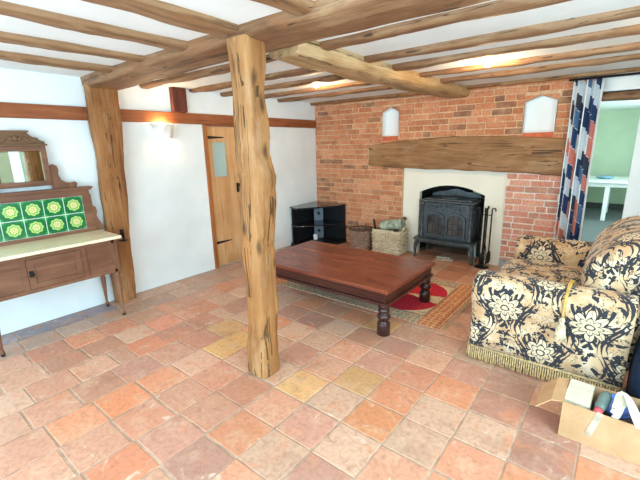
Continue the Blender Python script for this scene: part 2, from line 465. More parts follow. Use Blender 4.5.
# ------------------------------------------------------------------ room shell
rnd = random.Random(7)
def floor():
    mb = MB(); bm = mb.bm
    xs = [0.0, 0.225]; x = 2.61-0.265*9
    while x < 5.5:
        if x > 0.3: xs.append(x)
        x += 0.265
    xs.append(5.4)
    lay = bm.loops.layers.float_color.new('tile')
    pal = [((210, 152, 124), 5), ((204, 140, 112), 5), ((214, 162, 134), 5), ((218, 146, 110), 3), ((196, 142, 122), 4),
           ((214, 172, 146), 4), ((184, 136, 118), 2), ((210, 168, 142), 3)]
    bag = [c for c, w in pal for _ in range(w)]
    special = [((2.73, -2.97), (216, 168, 116)), ((1.32, -2.95), (216, 168, 116)), ((2.40, -3.12), (216, 168, 116)), ((1.62, -4.03), (230, 146, 104)),
               ((2.2, -4.3), (222, 142, 108)), ((1.1, -3.7), (216, 140, 108)), ((0.85, -3.3), (220, 142, 112)), ((2.5, -2.15), (216, 168, 116)),
               ((0.5, -3.1), (212, 150, 118)), ((3.0, -3.24), (214, 142, 100)), ((1.6, -3.1), (222, 170, 110))]
    slot = {}
    for i in range(len(xs)-1):
        x0, x1 = xs[i], xs[i+1]
        y = -2.84-0.26*14 + (rnd.uniform(-.01, .01) if x0 > 1.8 else rnd.uniform(-.09, .09)); ys = []
        while y < 0.75:
            ys.append(y); y += 0.26*(1 if rnd.random() < 0.86 else rnd.choice((0.5, 1.5))) if x0 < 1.8 else 0.26
        for y0, y1 in zip(ys, ys[1:]):
            if y1 < -6.4: continue
            if y0 > -0.02 and not (1.2 < x0 < 2.8) and y0 > 0.25: continue
            g = rnd.uniform(.004, .007)
            a = [x0+g+rnd.uniform(-.003, .003), x1-g+rnd.uniform(-.003, .003), y0+g+rnd.uniform(-.003, .003), y1-g+rnd.uniform(-.003, .003)]
            z = rnd.uniform(-.0022, 0.0)
            tx, ty = rnd.uniform(-.006, .006), rnd.uniform(-.006, .006)
            cx, cy = (a[0]+a[1])/2, (a[2]+a[3])/2
            def P(x, y, dz): return (x, y, z+dz+(x-cx)*tx+(y-cy)*ty-0.0008)
            c = rnd.choice(bag)
            k = rnd.uniform(.93, 1.06)
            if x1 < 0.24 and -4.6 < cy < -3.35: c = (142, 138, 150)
            elif x0 < 0.25: c = (190, 158, 138)
            for (sx, sy), sc in special:
                if a[0] <= sx <= a[1] and a[2] <= sy <= a[3]: c = sc
            lc = lin(tuple(min(255, q*k) for q in c))
            b = 0.004
            oc = [(a[0], a[2]), (a[1], a[2]), (a[1], a[3]), (a[0], a[3])]
            ic = [(a[0]+b, a[2]+b), (a[1]-b, a[2]+b), (a[1]-b, a[3]-b), (a[0]+b, a[3]-b)]
            lo = [bm.verts.new((p[0], p[1], -0.012)) for p in oc]
            md = [bm.verts.new(P(p[0], p[1], -0.002)) for p in oc]
            tp = [bm.verts.new(P(p[0], p[1], 0)) for p in ic]
            fs = [mb.face(tp)]
            for q in range(4):
                r_ = (q+1) % 4
                fs.append(mb.face((md[q], md[r_], tp[r_], tp[q]))); fs.append(mb.face((lo[q], lo[r_], md[r_], md[q])))
            for f in fs:
                for l in f.loops: l[lay] = lc
    mb.box(-0.3, 5.7, -6.7, 0.75, -0.12, -0.005, mi=1)
    o = mb.out('floor', [M_TILE, M_GROUT])
    struct(o)
floor()

# left wall with the door opening
DY0, DY1, DZ = -2.03, -1.30, 1.755
mb = MB()
mb.box(-0.28, 0, -6.6, DY0-0.05, 0, 2.2)
mb.box(-0.28, 0, DY1+0.05, 0.3, 0, 2.2)
mb.box(-0.28, 0, DY0-0.05, DY1+0.05, DZ+0.01, 2.2)
struct(mb.out('wall_left', M_WALL))
struct(MB().box(-0.28, 5.7, -6.6, 0.3, 2.137, 2.3).out('ceiling', M_CEIL))
# rear wall with a wide opening placed for daylight, right wall with a window opening (both behind or beside the camera)
mb = MB(); mb.box(0, 0.75, -6.65, -6.4, 0, 2.2); mb.box(4.45, 5.65, -6.65, -6.4, 0, 2.2); mb.box(0.75, 4.45, -6.65, -6.4, 2.12, 2.2)
struct(mb.out('wall_rear', M_WALL))
mb = MB(); mb.box(5.4, 5.65, -6.4, -5.0, 0, 2.2); mb.box(5.4, 5.65, -3.0, -2.74, 0, 2.2); mb.box(5.4, 5.65, -2.52, 0.3, 0, 2.2)
for a, b in ((-5.0, -3.0), (-2.74, -2.52)): mb.box(5.4, 5.65, a, b, 0, 0.55); mb.box(5.4, 5.65, a, b, 1.95, 2.2)
struct(mb.out('wall_right', M_GREEN))

# brick wall
FX0, FX1, FZ = 1.53, 2.86, 1.19     # fireplace opening
NI = [(1.20, 1.45, 1.60, 1.92, 1.985), (2.965, 3.28, 1.585, 1.915, 1.975)]
BX1 = 3.42
def brick_wall():
    mb = MB(); rb = random.Random(3)
    def hole(x0, x1, z0, z1):
        """clip a brick to the openings; returns list of rects"""
        rects = [(x0, x1, z0, z1)]
        for h in [(FX0, FX1, -1, FZ), (1.0, 3.37, 1.2, 1.50)] + [(n[0], n[1], n[2], n[4]) for n in NI]:
            nr = []
            for r in rects:
                if r[1] <= h[0] or r[0] >= h[1] or r[3] <= h[2]+.004 or r[2] >= h[3]-.004: nr.append(r); continue
                if r[3]-max(r[2], h[3]) > 0.045 and r[2] < h[3]: nr.append((r[0], r[1], h[3]+.004, r[3])); continue
                if min(r[3], h[2])-r[2] > 0.03: nr.append((r[0], r[1], r[2], h[2]-.004)); continue
                if h[0]-r[0] > 0.03: nr.append((r[0], h[0]-.002, r[2], r[3]))
                if r[1]-h[1] > 0.03: nr.append((h[1]+.002, r[1], r[2], r[3]))
            rects = nr
        return rects
    z = 0.0; row = 0
    while z < 2.18:
        h = 0.0605+rb.uniform(-.002, .002); x = -rb.uniform(0, .1) - (0.11 if row % 2 else 0)
        while x < BX1:
            L = rb.choice((0.205, 0.21, 0.215, 0.10, 0.212)) if row % 3 else rb.choice((0.20, 0.21, 0.10))
            x0, x1 = max(x, 0.004), min(x+L, BX1)
            if x1-x0 > 0.03:
                for r in hole(x0, x1, z, min(z+h, 2.195)):
                    dz = rb.uniform(-.003, .003); d = rb.uniform(-.005, .006)
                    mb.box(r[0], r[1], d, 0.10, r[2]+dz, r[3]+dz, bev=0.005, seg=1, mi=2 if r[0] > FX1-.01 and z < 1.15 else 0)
            x += L+0.011
        z += h+0.0115; row += 1
    for n in NI:     # slanted bricks closing the pointed niche heads, and the red sill under each
        c = (n[0]+n[1])/2
        mb.prism([(n[0]-.002, n[3]), (c, n[4]+.002), (n[0]-.002, n[4]+.002)], 'y', 0.0, 0.1)
        mb.prism([(n[1]+.002, n[3]), (n[1]+.002, n[4]+.002), (c, n[4]+.002)], 'y', 0.0, 0.1)
    # mortar behind, set back, in rectangles around the openings
    def mort(x0, x1, z0, z1): mb.box(x0, x1, 0.009, 0.3, z0, z1, mi=1)
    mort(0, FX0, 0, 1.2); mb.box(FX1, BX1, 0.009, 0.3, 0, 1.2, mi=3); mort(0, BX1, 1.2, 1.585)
    xs = [0, NI[0][0], NI[0][1], NI[1][0], NI[1][1], BX1]
    for i in (0, 2, 4): mort(xs[i], xs[i+1], 1.585, 2.2)
    for n in NI: mort(n[0], n[1], n[4], 2.2)
    mort(NI[0][0], NI[0][1], 1.585, 1.60)
    struct(mb.out('wall_back', [M_BRICK, M_MORTAR, M_BRICK_DAYLIT, M_MORTAR2]))
brick_wall()
for n in NI:      # white plastered niche linings, open to the room
    c = (n[0]+n[1])/2; mb = MB()
    P = [(n[0], n[2]), (n[1], n[2]), (n[1], n[3]), (c, n[4]), (n[0], n[3])]
    c2 = n[2]+.18
    P = [(c+(p[0]-c)*.965, c2+(p[1]-c2)*.985) for p in P]
    A = [mb.bm.verts.new((p[0], 0.004, p[1])) for p in P]; B = [mb.bm.verts.new((p[0], 0.10, p[1])) for p in P]
    for i in range(5): mb.face((A[i], A[(i+1) % 5], B[(i+1) % 5], B[i]))
    mb.face(B)
    struct(mb.out('wall_niche', M_WALL))
mb = MB()
for n in NI: mb.box(n[0]+0.012, n[1]-0.012, -0.010, 0.095, n[2]-0.05, n[2]+0.004, bev=0.004)
struct(mb.out('niche_sill', plain('red_sill_tile', (196, 98, 62), 0.7)))
# fireplace: plastered front with an arched opening, sooty recess behind
AX0, AX1, AZS, AZ = 1.77, 2.62, 0.86, 0.965
def fireplace():
    mb = MB(); ya, yb = 0.055, 0.13
    arch = []
    for i in range(17):
        t = i/16; x = AX0+(AX1-AX0)*t
        arch.append((x, AZS+(AZ-AZS)*(1-(2*t-1)**2)))
    for y, flip in ((ya, False), (yb, True)):
        pass
    mb.box(FX0, AX0, ya, yb, 0, FZ); mb.box(AX1, FX1, ya, yb, 0, FZ)
    for (x0, z0), (x1, z1) in zip(arch, arch[1:]):
        mb.prism([(x0, z0), (x1, z1), (x1, FZ), (x0, FZ)], 'y', ya, yb)
    bmesh.ops.remove_doubles(mb.bm, verts=mb.bm.verts, dist=1e-5)
    struct(mb.out('wall_fireplace', plaster('cream_white_plaster', (242, 236, 218))))
    mb = MB()
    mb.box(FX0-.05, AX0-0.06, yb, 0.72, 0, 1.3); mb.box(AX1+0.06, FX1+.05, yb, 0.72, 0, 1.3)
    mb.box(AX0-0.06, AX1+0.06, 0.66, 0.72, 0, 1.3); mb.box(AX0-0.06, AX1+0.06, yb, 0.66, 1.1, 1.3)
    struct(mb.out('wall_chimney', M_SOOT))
fireplace()
# stone block at the foot of the right pier
struct(MB().box(2.862, 3.06, -0.02, 0.0, 0, 0.115, bev=0.006).out('trim_1', plain('grey_stone', (150, 150, 152), 0.8, 0.2, 0, 0.15, 12, 0.3)), 'grey stone block at the foot of the brick pier')
# opening right of the curtain, next room
mb = MB()
mb.box(BX1, 3.965, 0.0, 0.3, 1.955, 2.2); mb.box(3.965, 5.4, 0.0, 0.3, 0, 2.2)
struct(mb.out('wall_doorway', M_WALL))
struct(timber([(3.42, 0.10, 1.918), (3.967, 0.10, 1.905)], [(0.24, 0.075)]*2, (0, 1, 0), n=12, amp=0.006).out('trim_2', M_OAKX), 'brown timber lintel over the opening to the next room')
NX0, NX1, NY1, NZ = 2.5, 5.0, 5.65, 2.10
mb = MB(); mb.box(NX0, NX1, NY1, NY1+.1, 0, NZ); mb.box(NX0-.1, NX0, 0.3, NY1, 0, NZ); mb.box(NX1, NX1+.1, 0.3, NY1, 0, NZ)
struct(mb.out('wall_next_room', M_GREEN))
struct(MB().box(NX0, NX1, 0.3, NY1, NZ, NZ+.1).out('ceiling_next_room', M_CEIL))
struct(MB().box(NX0, NX1, 0.3, NY1, -0.12, 0.0).out('floor_next_room', plain('grey_carpet', (104, 112, 112), 0.95, 0.1, 0, 0.1, 60, 0.2)))
struct(MB().box(NX0, NX1, NY1-.02, NY1, 0.0, 0.13).out('baseboard_next_room', plain('dark_skirting', (70, 74, 74), 0.6)))

# dado rail along the left wall: two lengths with the door head between
mb = MB(); mb.box(0.0, 0.028, -6.4, -3.27, 1.765, 1.882, bev=0.005)
struct(mb.out('trim_3', M_RAIL), 'brown timber rail along the left wall above the washstand')
mb = MB(); mb.box(0.0, 0.028, -3.045, -0.004, 1.765, 1.882, bev=0.005)
struct(mb.out('trim_4', M_RAIL), 'brown timber rail along the left wall over the plank door')

# ------------------------------------------------------------------ timbers
def solo(mb, name, mat, label, cat, loc, group=None, smooth=None):
    return tag(mb.out(name, mat, None, loc, smooth), label, cat, group)
solo(timber([(-0.0, -3.14, 2.115), (1.0, -3.15, 2.135), (2.2, -3.14, 2.14), (3.6, -3.16, 2.135), (5.4, -3.16, 2.14)],
            [(0.34, 0.155), (0.35, 0.15), (0.36, 0.14), (0.36, 0.14), (0.36, 0.13)], (0, 1, 0), n=90, amp=0.022, freq=2.6, sd=1.0, p=5),
     'main_beam', M_OAKX, 'thick rough brown oak beam spanning the ceiling over both posts', 'beam', (2.7, -3.15, 2.06))
solo(timber([(2.18, -2.97, 2.105), (2.15, -2.0, 2.10), (2.17, -1.0, 2.095), (2.2, 0.0, 2.09)], [(0.26, 0.15), (0.29, 0.15), (0.29, 0.15), (0.32, 0.14)],
            (1, 0, 0), n=60, amp=0.025, freq=3.0, sd=5.0, p=4.5),
     'cross_beam', M_PALEY, 'pale oak beam running from the centre post to the brick wall', 'beam', (2.17, -1.5, 2.03))
G1 = 'joists parallel to the brick wall'
jl = [(-2.715, 'rough brown ceiling joist nearest the main beam, parallel to the brick wall', 0.12),
      (-2.165, 'rough brown ceiling joist, second from the main beam towards the brick wall', 0.11),
      (-1.735, 'brown ceiling joist, midway of the five between main beam and brick wall', 0.11),
      (-1.25, 'lamplit brown ceiling joist just behind the two ceiling spotlights', 0.10),
      (-0.77, 'brown ceiling joist last before the timber plate on the brick wall', 0.10)]
for i, (y, lb, w) in enumerate(jl):
    a = random.Random(i+20)
    solo(timber([(0.0, y, 2.145), (1.4, y+a.uniform(-.02, .02), 2.15), (2.8, y+a.uniform(-.02, .02), 2.145), (4.1, y+a.uniform(-.015, .03), 2.15), (5.4, y+.03, 2.15)],
                [(w, 0.10)]*5, (0, 1, 0), n=80, amp=0.016, freq=3.5, sd=i*3.1+11, p=4),
         'ceiling_joist', M_OAKX, lb, 'joist', (2.7, y, 2.1), G1)
solo(timber([(0.0, -0.06, 2.15), (2.7, -0.05, 2.15), (5.4, -0.05, 2.15)], [(0.09, 0.10)]*3, (0, 1, 0), n=60, amp=0.012, freq=3.5, sd=41, p=5),
     'wall_plate', M_MANTEL, 'brown timber plate along the top of the brick wall', 'beam', (2.7, -0.05, 2.1))
G2 = 'joists over the near left part of the ceiling'
for i, (x, lb, w) in enumerate([(0.62, 'slim brown joist nearest the left wall, above the washstand', 0.11), (1.12, 'brown joist, second out from the left wall', 0.12),
                                (1.66, 'grey-edged brown joist, third out from the left wall', 0.13), (2.12, 'thick brown joist meeting the main beam just left of centre post', 0.17),
                                (2.66, 'brown joist meeting the main beam just right of the centre post', 0.13)]):
    a = random.Random(i+50)
    solo(timber([(x, -6.4, 2.15), (x+a.uniform(-.02, .02), -4.9, 2.148), (x+a.uniform(-.02, .02), -4.0, 2.15), (x, -3.30, 2.145)],
                [(w, 0.10)]*4, (1, 0, 0), n=60, amp=0.016, freq=3.5, sd=i*2.7+71, p=4),
         'ceiling_joist', M_OAKY, lb, 'joist', (x, -4.8, 2.1), G2)
# centre post
def post():
    ctrl = [(2.15, -3.26, 0.0), (2.155, -3.25, 0.45), (2.16, -3.24, 0.9), (2.165, -3.235, 1.2), (2.175, -3.23, 1.32), (2.155, -3.24, 1.46), (2.155, -3.25, 1.8), (2.155, -3.25, 2.085)]
    sz = [(0.19, 0.17), (0.175, 0.165), (0.18, 0.165), (0.195, 0.175), (0.205, 0.18), (0.175, 0.165), (0.175, 0.165), (0.185, 0.17)]
    mb = timber(ctrl, sz, (1, 0, 0), n=110, k=28, p=4.2, amp=0.016, freq=4.5, sd=8, amp2=0.005)
    return solo(mb, 'timber_post', M_POST, 'golden knotty oak post standing alone in the middle of the tiled floor', 'post', (2.145, -3.26, 0))
post()
solo(timber([(0.072, -3.245, 0.0), (0.07, -3.225, 0.7), (0.07, -3.19, 1.4), (0.07, -3.175, 2.07)], [(0.19, 0.10), (0.20, 0.10), (0.24, 0.10), (0.28, 0.10)], (0, 1, 0), n=70, p=6, amp=0.016, freq=3, sd=15),
     'timber_post', M_POST2, 'brown oak wall post between the washstand and the wall light', 'post', (0.055, -3.15, 0))
solo(MB().box(0.0, 0.06, -2.455, -2.285, 1.884, 2.135, bev=0.006), 'stub_post', M_STUB, 'short dark red-brown block of timber above the rail near the wall light', 'post', (0.03, -2.37, 1.884))
# mantel beam
def mantel():
    mb = timber([(1.02, 0.035, 1.348), (1.5, 0.035, 1.358), (2.2, 0.035, 1.372), (2.9, 0.035, 1.358), (3.42, 0.035, 1.322)],
                [(0.16, 0.28), (0.16, 0.37), (0.16, 0.41), (0.16, 0.40), (0.16, 0.395)], (0, 1, 0), n=80, k=30, p=9, amp=0.014, freq=3.2, sd=30)
    solo(mb, 'mantel_beam', M_MANTEL, 'long rough oak mantel beam over the fireplace in the brick wall', 'beam', (2.2, -0.03, 1.2))
mantel()

# ------------------------------------------------------------------ plank door
def door():
    d = bpy.data.objects.new('door_1', None); COL.objects.link(d); d.location = (0, DY0, 0); struct(d, 'pine plank door with small glazed pane behind the centre post')
    # planks around the pane opening
    gy0, gy1, gz0, gz1 = -1.97, -1.73, 1.13, 1.58
    mb = MB(); ys = [DY0+0.008, -1.87, -1.70, -1.52, DY1-0.008]
    ys = [DY0+0.008+i*(DY1-DY0-0.016)/5 for i in range(6)]
    for a, b in zip(ys, ys[1:]):
        a1, b1 = a+0.0015, b-0.0015
        if a1 < gy1 and b1 > gy0 and not (b1 <= gy0 or a1 >= gy1):
            lo, hi = max(a1, gy0), min(b1, gy1)
            mb.box(-0.055, -0.02, a1, b1, 0.012, gz0, bev=0.004); mb.box(-0.055, -0.02, a1, b1, gz1, DZ-.01, bev=0.004)
            if lo-a1 > .006: mb.box(-0.055, -0.02, a1, lo, gz0, gz1)
            if b1-hi > .006: mb.box(-0.055, -0.02, hi, b1, gz0, gz1)
        else: mb.box(-0.055, -0.02, a1, b1, 0.012, DZ-.01, bev=0.004)
    for z in (0.22, 0.98, 1.66): mb.box(-0.08, -0.055, DY0+.03, DY1-.03, z-.05, z+.05)
    mb.out('planks', M_PINE, d)
    g = Mat('frosted_pane', 0.35, 0.5); g.color((178, 196, 188)); g.b.inputs['Transmission Weight'].default_value = 0.3
    g.bump(g.noise(g.coord(), 40, 2), 0.2, 0.004)
    MB().box(-0.042, -0.036, gy0, gy1, gz0, gz1).out('glass_pane', g.mat, d)
    mb = MB(); w = .018
    mb.box(-0.05, -0.014, gy0, gy0+w, gz0, gz1); mb.box(-0.05, -0.014, gy1-w, gy1, gz0, gz1)
    mb.box(-0.05, -0.014, gy0+w, gy1-w, gz0, gz0+w); mb.box(-0.05, -0.014, gy0+w, gy1-w, gz1-w, gz1)
    mb.out('glazing_bead', M_PINE, d)
    mb = MB(); mb.box(-0.10, 0.02, DY0-.05, DY0, 0, DZ+.008, bev=.004); mb.box(-0.10, 0.02, DY1, DY1+.05, 0, DZ+.008, bev=.004); mb.box(-0.10, -0.0, DY0, DY1, DZ-.006, DZ+.008)
    mb.out('door_frame', M_FRAMEW, d)
    for z in (0.32, 1.62):
        mb = MB(); mb.prism([(DY0+.012, z-.018), (DY0+.25, z-.006), (DY0+.262, z), (DY0+.25, z+.006), (DY0+.012, z+.018)], 'x', -0.021, -0.014)
        mb.tube([(-.012, DY0+.006, z-.035), (-.012, DY0+.006, z+.035)], .008, 10)
        mb.out('hinge', M_BLACK, d)
    mb = MB(); mb.box(-0.021, -0.014, -1.625, -1.59, 0.93, 1.05, bev=.003); mb.tube([(-.014, -1.607, 1.03), (.02, -1.607, 1.02), (.028, -1.607, .985), (.02, -1.607, .95), (-.014, -1.607, .945)], .006, 8)
    mb.box(-0.018, -0.008, -1.60, -1.42, 1.02, 1.04)
    mb.out('latch', M_BLACK, d)
door()

# ------------------------------------------------------------------ wall light and ceiling spots
def emis(name, col, strength):
    m = Mat(name); m.color(col); m.b.inputs['Emission Color'].default_value = lin(col); m.b.inputs['Emission Strength'].default_value = strength
    m.color(m.ramp(m.noise(m.coord(), 3), [(0.4, col), (0.6, col)])); return m.mat
M_BULB = emis('lit_bulb', (255, 232, 190), 14)
def wall_light():
    y, z0, z1 = -2.60, 1.605, 1.752
    t = thing('wall_light', 'white half-round plaster wall light glowing above and below, under the rail', 'lamp', (0, y, z0))
    mb = MB(); prof = [(0.105, 0.0), (0.118, 0.03), (0.128, 0.09), (0.132, 0.147), (0.126, 0.147), (0.122, 0.09), (0.112, 0.03), (0.099, 0.0), (0.105, 0.0)]
    mb.lathe(prof, (0.003, y, z0), n=28, a0=-PI/2, a1=PI/2)
    mb.out('shade', plain('lamp_plaster', (238, 234, 224), 0.7), t, recalc=True)
    MB().box(0.0, 0.012, y-.05, y+.05, z0+.03, z0+.11, bev=.003).out('back_plate', M_WHITE, t)
    mb = MB(); mb.lathe([(0.0, -.024), (.014, -.022), (.016, -.006), (.026, .012), (.024, .028), (.012, .04), (0.0, .042)], (.05, y, z0+.07), n=14)
    mb.tube([(.012, y, z0+.045), (.05, y, z0+.048)], .008, 8)
    mb.out('bulb', M_BULB, t)
    point('wall_light_up', (.06, y, z0+.135), 3.6, WARM, .02); point('wall_light_down', (.06, y, z0+.02), .7, WARM, .02)
wall_light()
for i, (x, y, lb) in enumerate([(1.29, -1.55, 'small lit ceiling spotlight left of the pale cross beam'), (2.945, -1.40, 'small lit ceiling spotlight right of the pale cross beam'),
                                (4.35, -1.95, 'small lit ceiling spotlight above the back of the damask sofa')]):
    t = thing('ceiling_spotlight', lb, 'lamp', (x, y, 2.137), 'spotlights between the joists')
    mb = MB(); mb.lathe([(.046, 2.136), (.046, 2.127), (.042, 2.123), (.032, 2.123), (.03, 2.136)], (x, y, 0), n=24); mb.out('ring', M_WHITE, t)
    mb = MB(); mb.lathe([(.0, 2.084), (.018, 2.088), (.03, 2.102), (.03, 2.136)], (x, y, 0), n=20); mb.out('bulb', M_BULB, t)
    point('spot_glow', (x, y, 2.06), 9.0, WARM, .025)

# ------------------------------------------------------------------ washstand
def washstand():
    Y0, Y1, X0, X1 = -4.36, -3.40, 0.07, 0.46
    t = thing('washstand', 'brown wooden washstand with cream marble top and green tiled splashback', 'washstand', (0.26, -3.88, 0))
    MB().box(0.045, 0.50, Y0-.03, Y1+.03, 0.735, 0.762, bev=.006).out('marble_top', M_MARBLE, t)
    # carcass: top rail, back, sides, bottom, fixed front panels
    mb = MB()
    mb.box(X0, X1-.02, Y0+.02, Y1-.02, 0.44, 0.455); mb.box(X0, X0+.015, Y0+.02, Y1-.02, 0.44, 0.735)
    for y in (Y0+.01, Y1-.025): mb.box(X0, X1-.02, y, y+.015, 0.43, 0.735)
    mb.box(X1-.02, X1, Y0+.03, Y1-.03, 0.70, 0.735); mb.box(X1-.02, X1, Y0+.03, Y1-.03, 0.43, 0.46)
    DA, DB = -4.08, -3.70
    for a, b in ((Y0+.04, DA-.035), (DB+.035, Y1-.04)): mb.box(X1-.017, X1-.009, a, b, 0.46, 0.70)
    for a in (DA-.038, DB+.002): mb.box(X1-.02, X1, a, a+.036, 0.46, 0.70, bev=.002)
    mb.out('carcass', M_WASH, t)
    d = MB(); 
    for a, b, c, e in ((DA, DA+.045, .463, .697), (DB-.045, DB, .463, .697), (DA+.045, DB-.045, .655, .697), (DA+.045, DB-.045, .463, .505)): d.box(X1-.018, X1+.004, a, b, c, e, bev=.002)
    d.box(X1-.015, X1-.006, DA+.04, DB-.04, .50, .66)
    d = d.out('door', M_WASH, t)
    k = MB(); k.lathe([(.0, X1+.034), (.009, X1+.033), (.014, X1+.026), (.012, X1+.018), (.006, X1+.012), (.006, X1+.003)], (0, DA+.022, .585), axis='x', n=16); k.box(X1+.003, X1+.006, DA+.008, DA+.036, .56, .61, bev=.001)
    k.out('knob', M_BLACK, d)
    prof = [(.010, 0.0), (.016, .008), (.018, .03), (.012, .045), (.010, .06), (.012, .09), (.016, .16), (.021, .25), (.023, .30), (.016, .315), (.025, .33), (.016, .345), (.022, .36), (.024, .40), (.024, .43)]
    for x in (X0+.025, X1-.025):
        for y in (Y0+.03, Y1-.03):
            mb = MB(); mb.lathe(prof, (x, y, 0), n=18); mb.box(x-.024, x+.025, y-.024, y+.024, .43, .735, bev=.003)
            leg = mb.out('leg', M_WASHZ, t)
            cs = MB(); cs.lathe([(.0, -.012), (.011, -.012), (.013, -.008), (.013, .008), (.011, .012), (0, .012)], (x+.006, y, .014), axis='y', n=14)
            cs.out('castor', M_BLACK, leg)
    # splashback
    SX0, SX1 = 0.05, 0.075; TY0, TY1, TZ0, TZ1 = -4.255, -3.485, 0.795, 1.10
    mb = MB(); mb.box(SX0, SX1, -4.33, TY0, .762, 1.165); mb.box(SX0, SX1, TY1, -3.42, .762, 1.165)
    mb.box(SX0, SX1, TY0, TY1, .762, TZ0); mb.box(SX0, SX1, TY0, TY1, TZ1, 1.165); mb.box(SX0-.02, SX0, -4.33, -3.42, .762, 1.165)
    sp = mb.out('splashback', M_WASH, t)
    MB().box(SX0+.001, SX1-.007, TY0, TY1, TZ0, TZ1).out('tile_grout', M_WHITE, sp)
    mb = MB(); mb.box(SX0-.03, SX1+.03, -4.36, -3.39, 1.165, 1.18, bev=.004); mb.box(SX0-.03, SX1+.015, -4.35, -3.40, 1.15, 1.166, bev=.003)
    mb.out('cornice', M_WASH, t)
    # side wings of the splashback
    for s, yb in ((1, -3.42), (-1, -4.33)):
        pl = [(0, .762), (.085, .762), (.08, .80), (.05, .86), (.035, .90), (.045, .94), (.04, .98), (.015, 1.0), (.012, 1.10), (0, 1.12)]
        MB().prism([(yb+s*a, b) for a, b in pl], 'x', SX0, SX0+.02, bev=.002).out('wing', M_WASHZ, t)
    # tiles
    m = Mat('green_flower_tile', 0.12, 0.6)
    uv = m.node('ShaderNodeUVMap'); sep = m.node('ShaderNodeSeparateXYZ'); m.link(uv.outputs[0], sep.inputs[0])
    a, b = S(m.nt, sep.outputs[0])-0.5, S(m.nt, sep.outputs[1])-0.5
    r = (a*a+b*b).m('SQRT'); th = a.m('ARCTAN2', b)
    lob = (th*8).cos()*0.022+0.325; lob2 = (th*8).cos()*0.03+0.21
    c = m.ramp(m.noise(uv.outputs[0], 6, 3), [(0.3, (14, 92, 52)), (0.7, (34, 132, 72))])
    cor = (a.ab()*b.ab()).gt(0.155)
    c = m.mix(cor*0.6, c, (96, 176, 96))
    c = m.mix(r.lt(lob), c, (176, 206, 116)); c = m.mix(((r-lob2).ab().lt(0.022)), c, (96, 160, 84)); c = m.mix(r.lt(lob2*0.8), c, (226, 222, 160))
    c = m.mix(((r-0.09).ab().lt(0.016)), c, (196, 150, 90)); c = m.mix(r.lt(0.03), c, (120, 160, 80))
    m.color(c); m.bump(r.lt(lob)*0.5+r.lt(lob2)*0.5, 0.25, 0.003)
    for i in range(5):
        for j in range(2):
            y0 = TY0+i*.154; z0 = TZ0+j*.1525
            mb = MB(); mb.box(SX0+.002, SX1-.004, y0+.0025, y0+.1515, z0+.0025, z0+.150, bev=.0015, seg=1)
            for f in mb.bm.faces:
                for l in f.loops: l[mb.uv].uv = ((l.vert.co.y-y0)/.154, (l.vert.co.z-z0)/.1525)
            mb.out('tile', m.mat, sp)
    # mirror
    MY0, MY1, MZ0, MZ1 = -4.085, -3.695, 1.215, 1.545; mx = .05
    mb = MB(); w = .042
    mb.box(mx, mx+.028, MY0, MY0+w, MZ0, MZ1, bev=.004); mb.box(mx, mx+.028, MY1-w, MY1, MZ0, MZ1, bev=.004)
    mb.box(mx, mx+.028, MY0+w, MY1-w, MZ0, MZ0+w, bev=.004); mb.box(mx, mx+.028, MY0+w, MY1-w, MZ1-w, MZ1, bev=.004)
    mb.box(mx-.008, mx+.006, MY0+.01, MY1-.01, MZ0+.01, MZ1-.01)
    fr = mb.out('mirror_frame', M_WASH, t)
    g = Mat('mirror_glass', 0.02, 0.5, 1.0); g.color(g.ramp(g.noise(g.coord(), 20), [(0.3, (214, 222, 212)), (0.7, (222, 228, 220))]))
    mb = MB(); mb.box(mx+.006, mx+.014, MY0+w, MY1-w, MZ0+w, MZ1-w, bev=.006, seg=1); mb.out('mirror_glass', g.mat, fr)
    mb = MB(); mb.box(mx-.004, mx+.045, MY0-.012, MY1+.012, MZ1, MZ1+.016, bev=.004)
    cy = (MY0+MY1)/2
    pl = [(-.20, MZ1+.014), (.20, MZ1+.014), (.195, MZ1+.035), (.165, MZ1+.045), (.15, MZ1+.065), (.115, MZ1+.072), (.085, MZ1+.10), (.085, MZ1+.115), (-.085, MZ1+.115), (-.085, MZ1+.10), (-.115, MZ1+.072), (-.15, MZ1+.065), (-.165, MZ1+.045), (-.195, MZ1+.035)]
    mb.prism([(cy+a, b) for a, b in pl], 'x', mx, mx+.022, bev=.003)
    mb.box(mx-.002, mx+.034, cy-.095, cy+.095, MZ1+.108, MZ1+.122, bev=.003)
    for s in (-1, 1):
        pts = [(mx+.024, cy+s*(.02+.13*q), MZ1+.045+.028*math.sin(q*PI*2.2)*(1-q*.4)) for q in [i/14 for i in range(15)]]
        mb.tube(pts, [.010-.006*i/14 for i in range(15)], 8)
    mb.lathe([(.0, mx+.034), (.018, mx+.03), (.026, mx+.02)], (0, cy, MZ1+.06), axis='x', n=14)
    mb.out('crest', M_CREST, fr)
    for s, yb in ((1, MY1), (-1, MY0)):
        pl = [(0, 1.18), (.185, 1.18), (.195, 1.215), (.18, 1.232), (.15, 1.222), (.11, 1.228), (.075, 1.255), (.06, 1.30), (.066, 1.34), (.058, 1.375), (.03, 1.392), (.006, 1.378), (0, 1.35)]
        MB().prism([(yb+s*a, b) for a, b in pl], 'x', mx, mx+.02, bev=.003).out('scroll_bracket', M_WASHZ, t)
washstand()
# small iron catch on the wall post
mb = MB(); mb.box(.128, .136, -3.225, -3.19, .66, .74, bev=.002); mb.tube([(.134, -3.207, .72), (.158, -3.207, .715), (.163, -3.207, .66), (.158, -3.207, .62)], .007, 8); mb.tube([(.14, -3.245, .635), (.15, -3.225, .63), (.15, -3.175, .63)], .007, 8)
solo(mb, 'iron_catch', M_BLACK, 'small black iron catch fixed to the wall post beside marble top', 'catch', (.118, -3.18, .62))

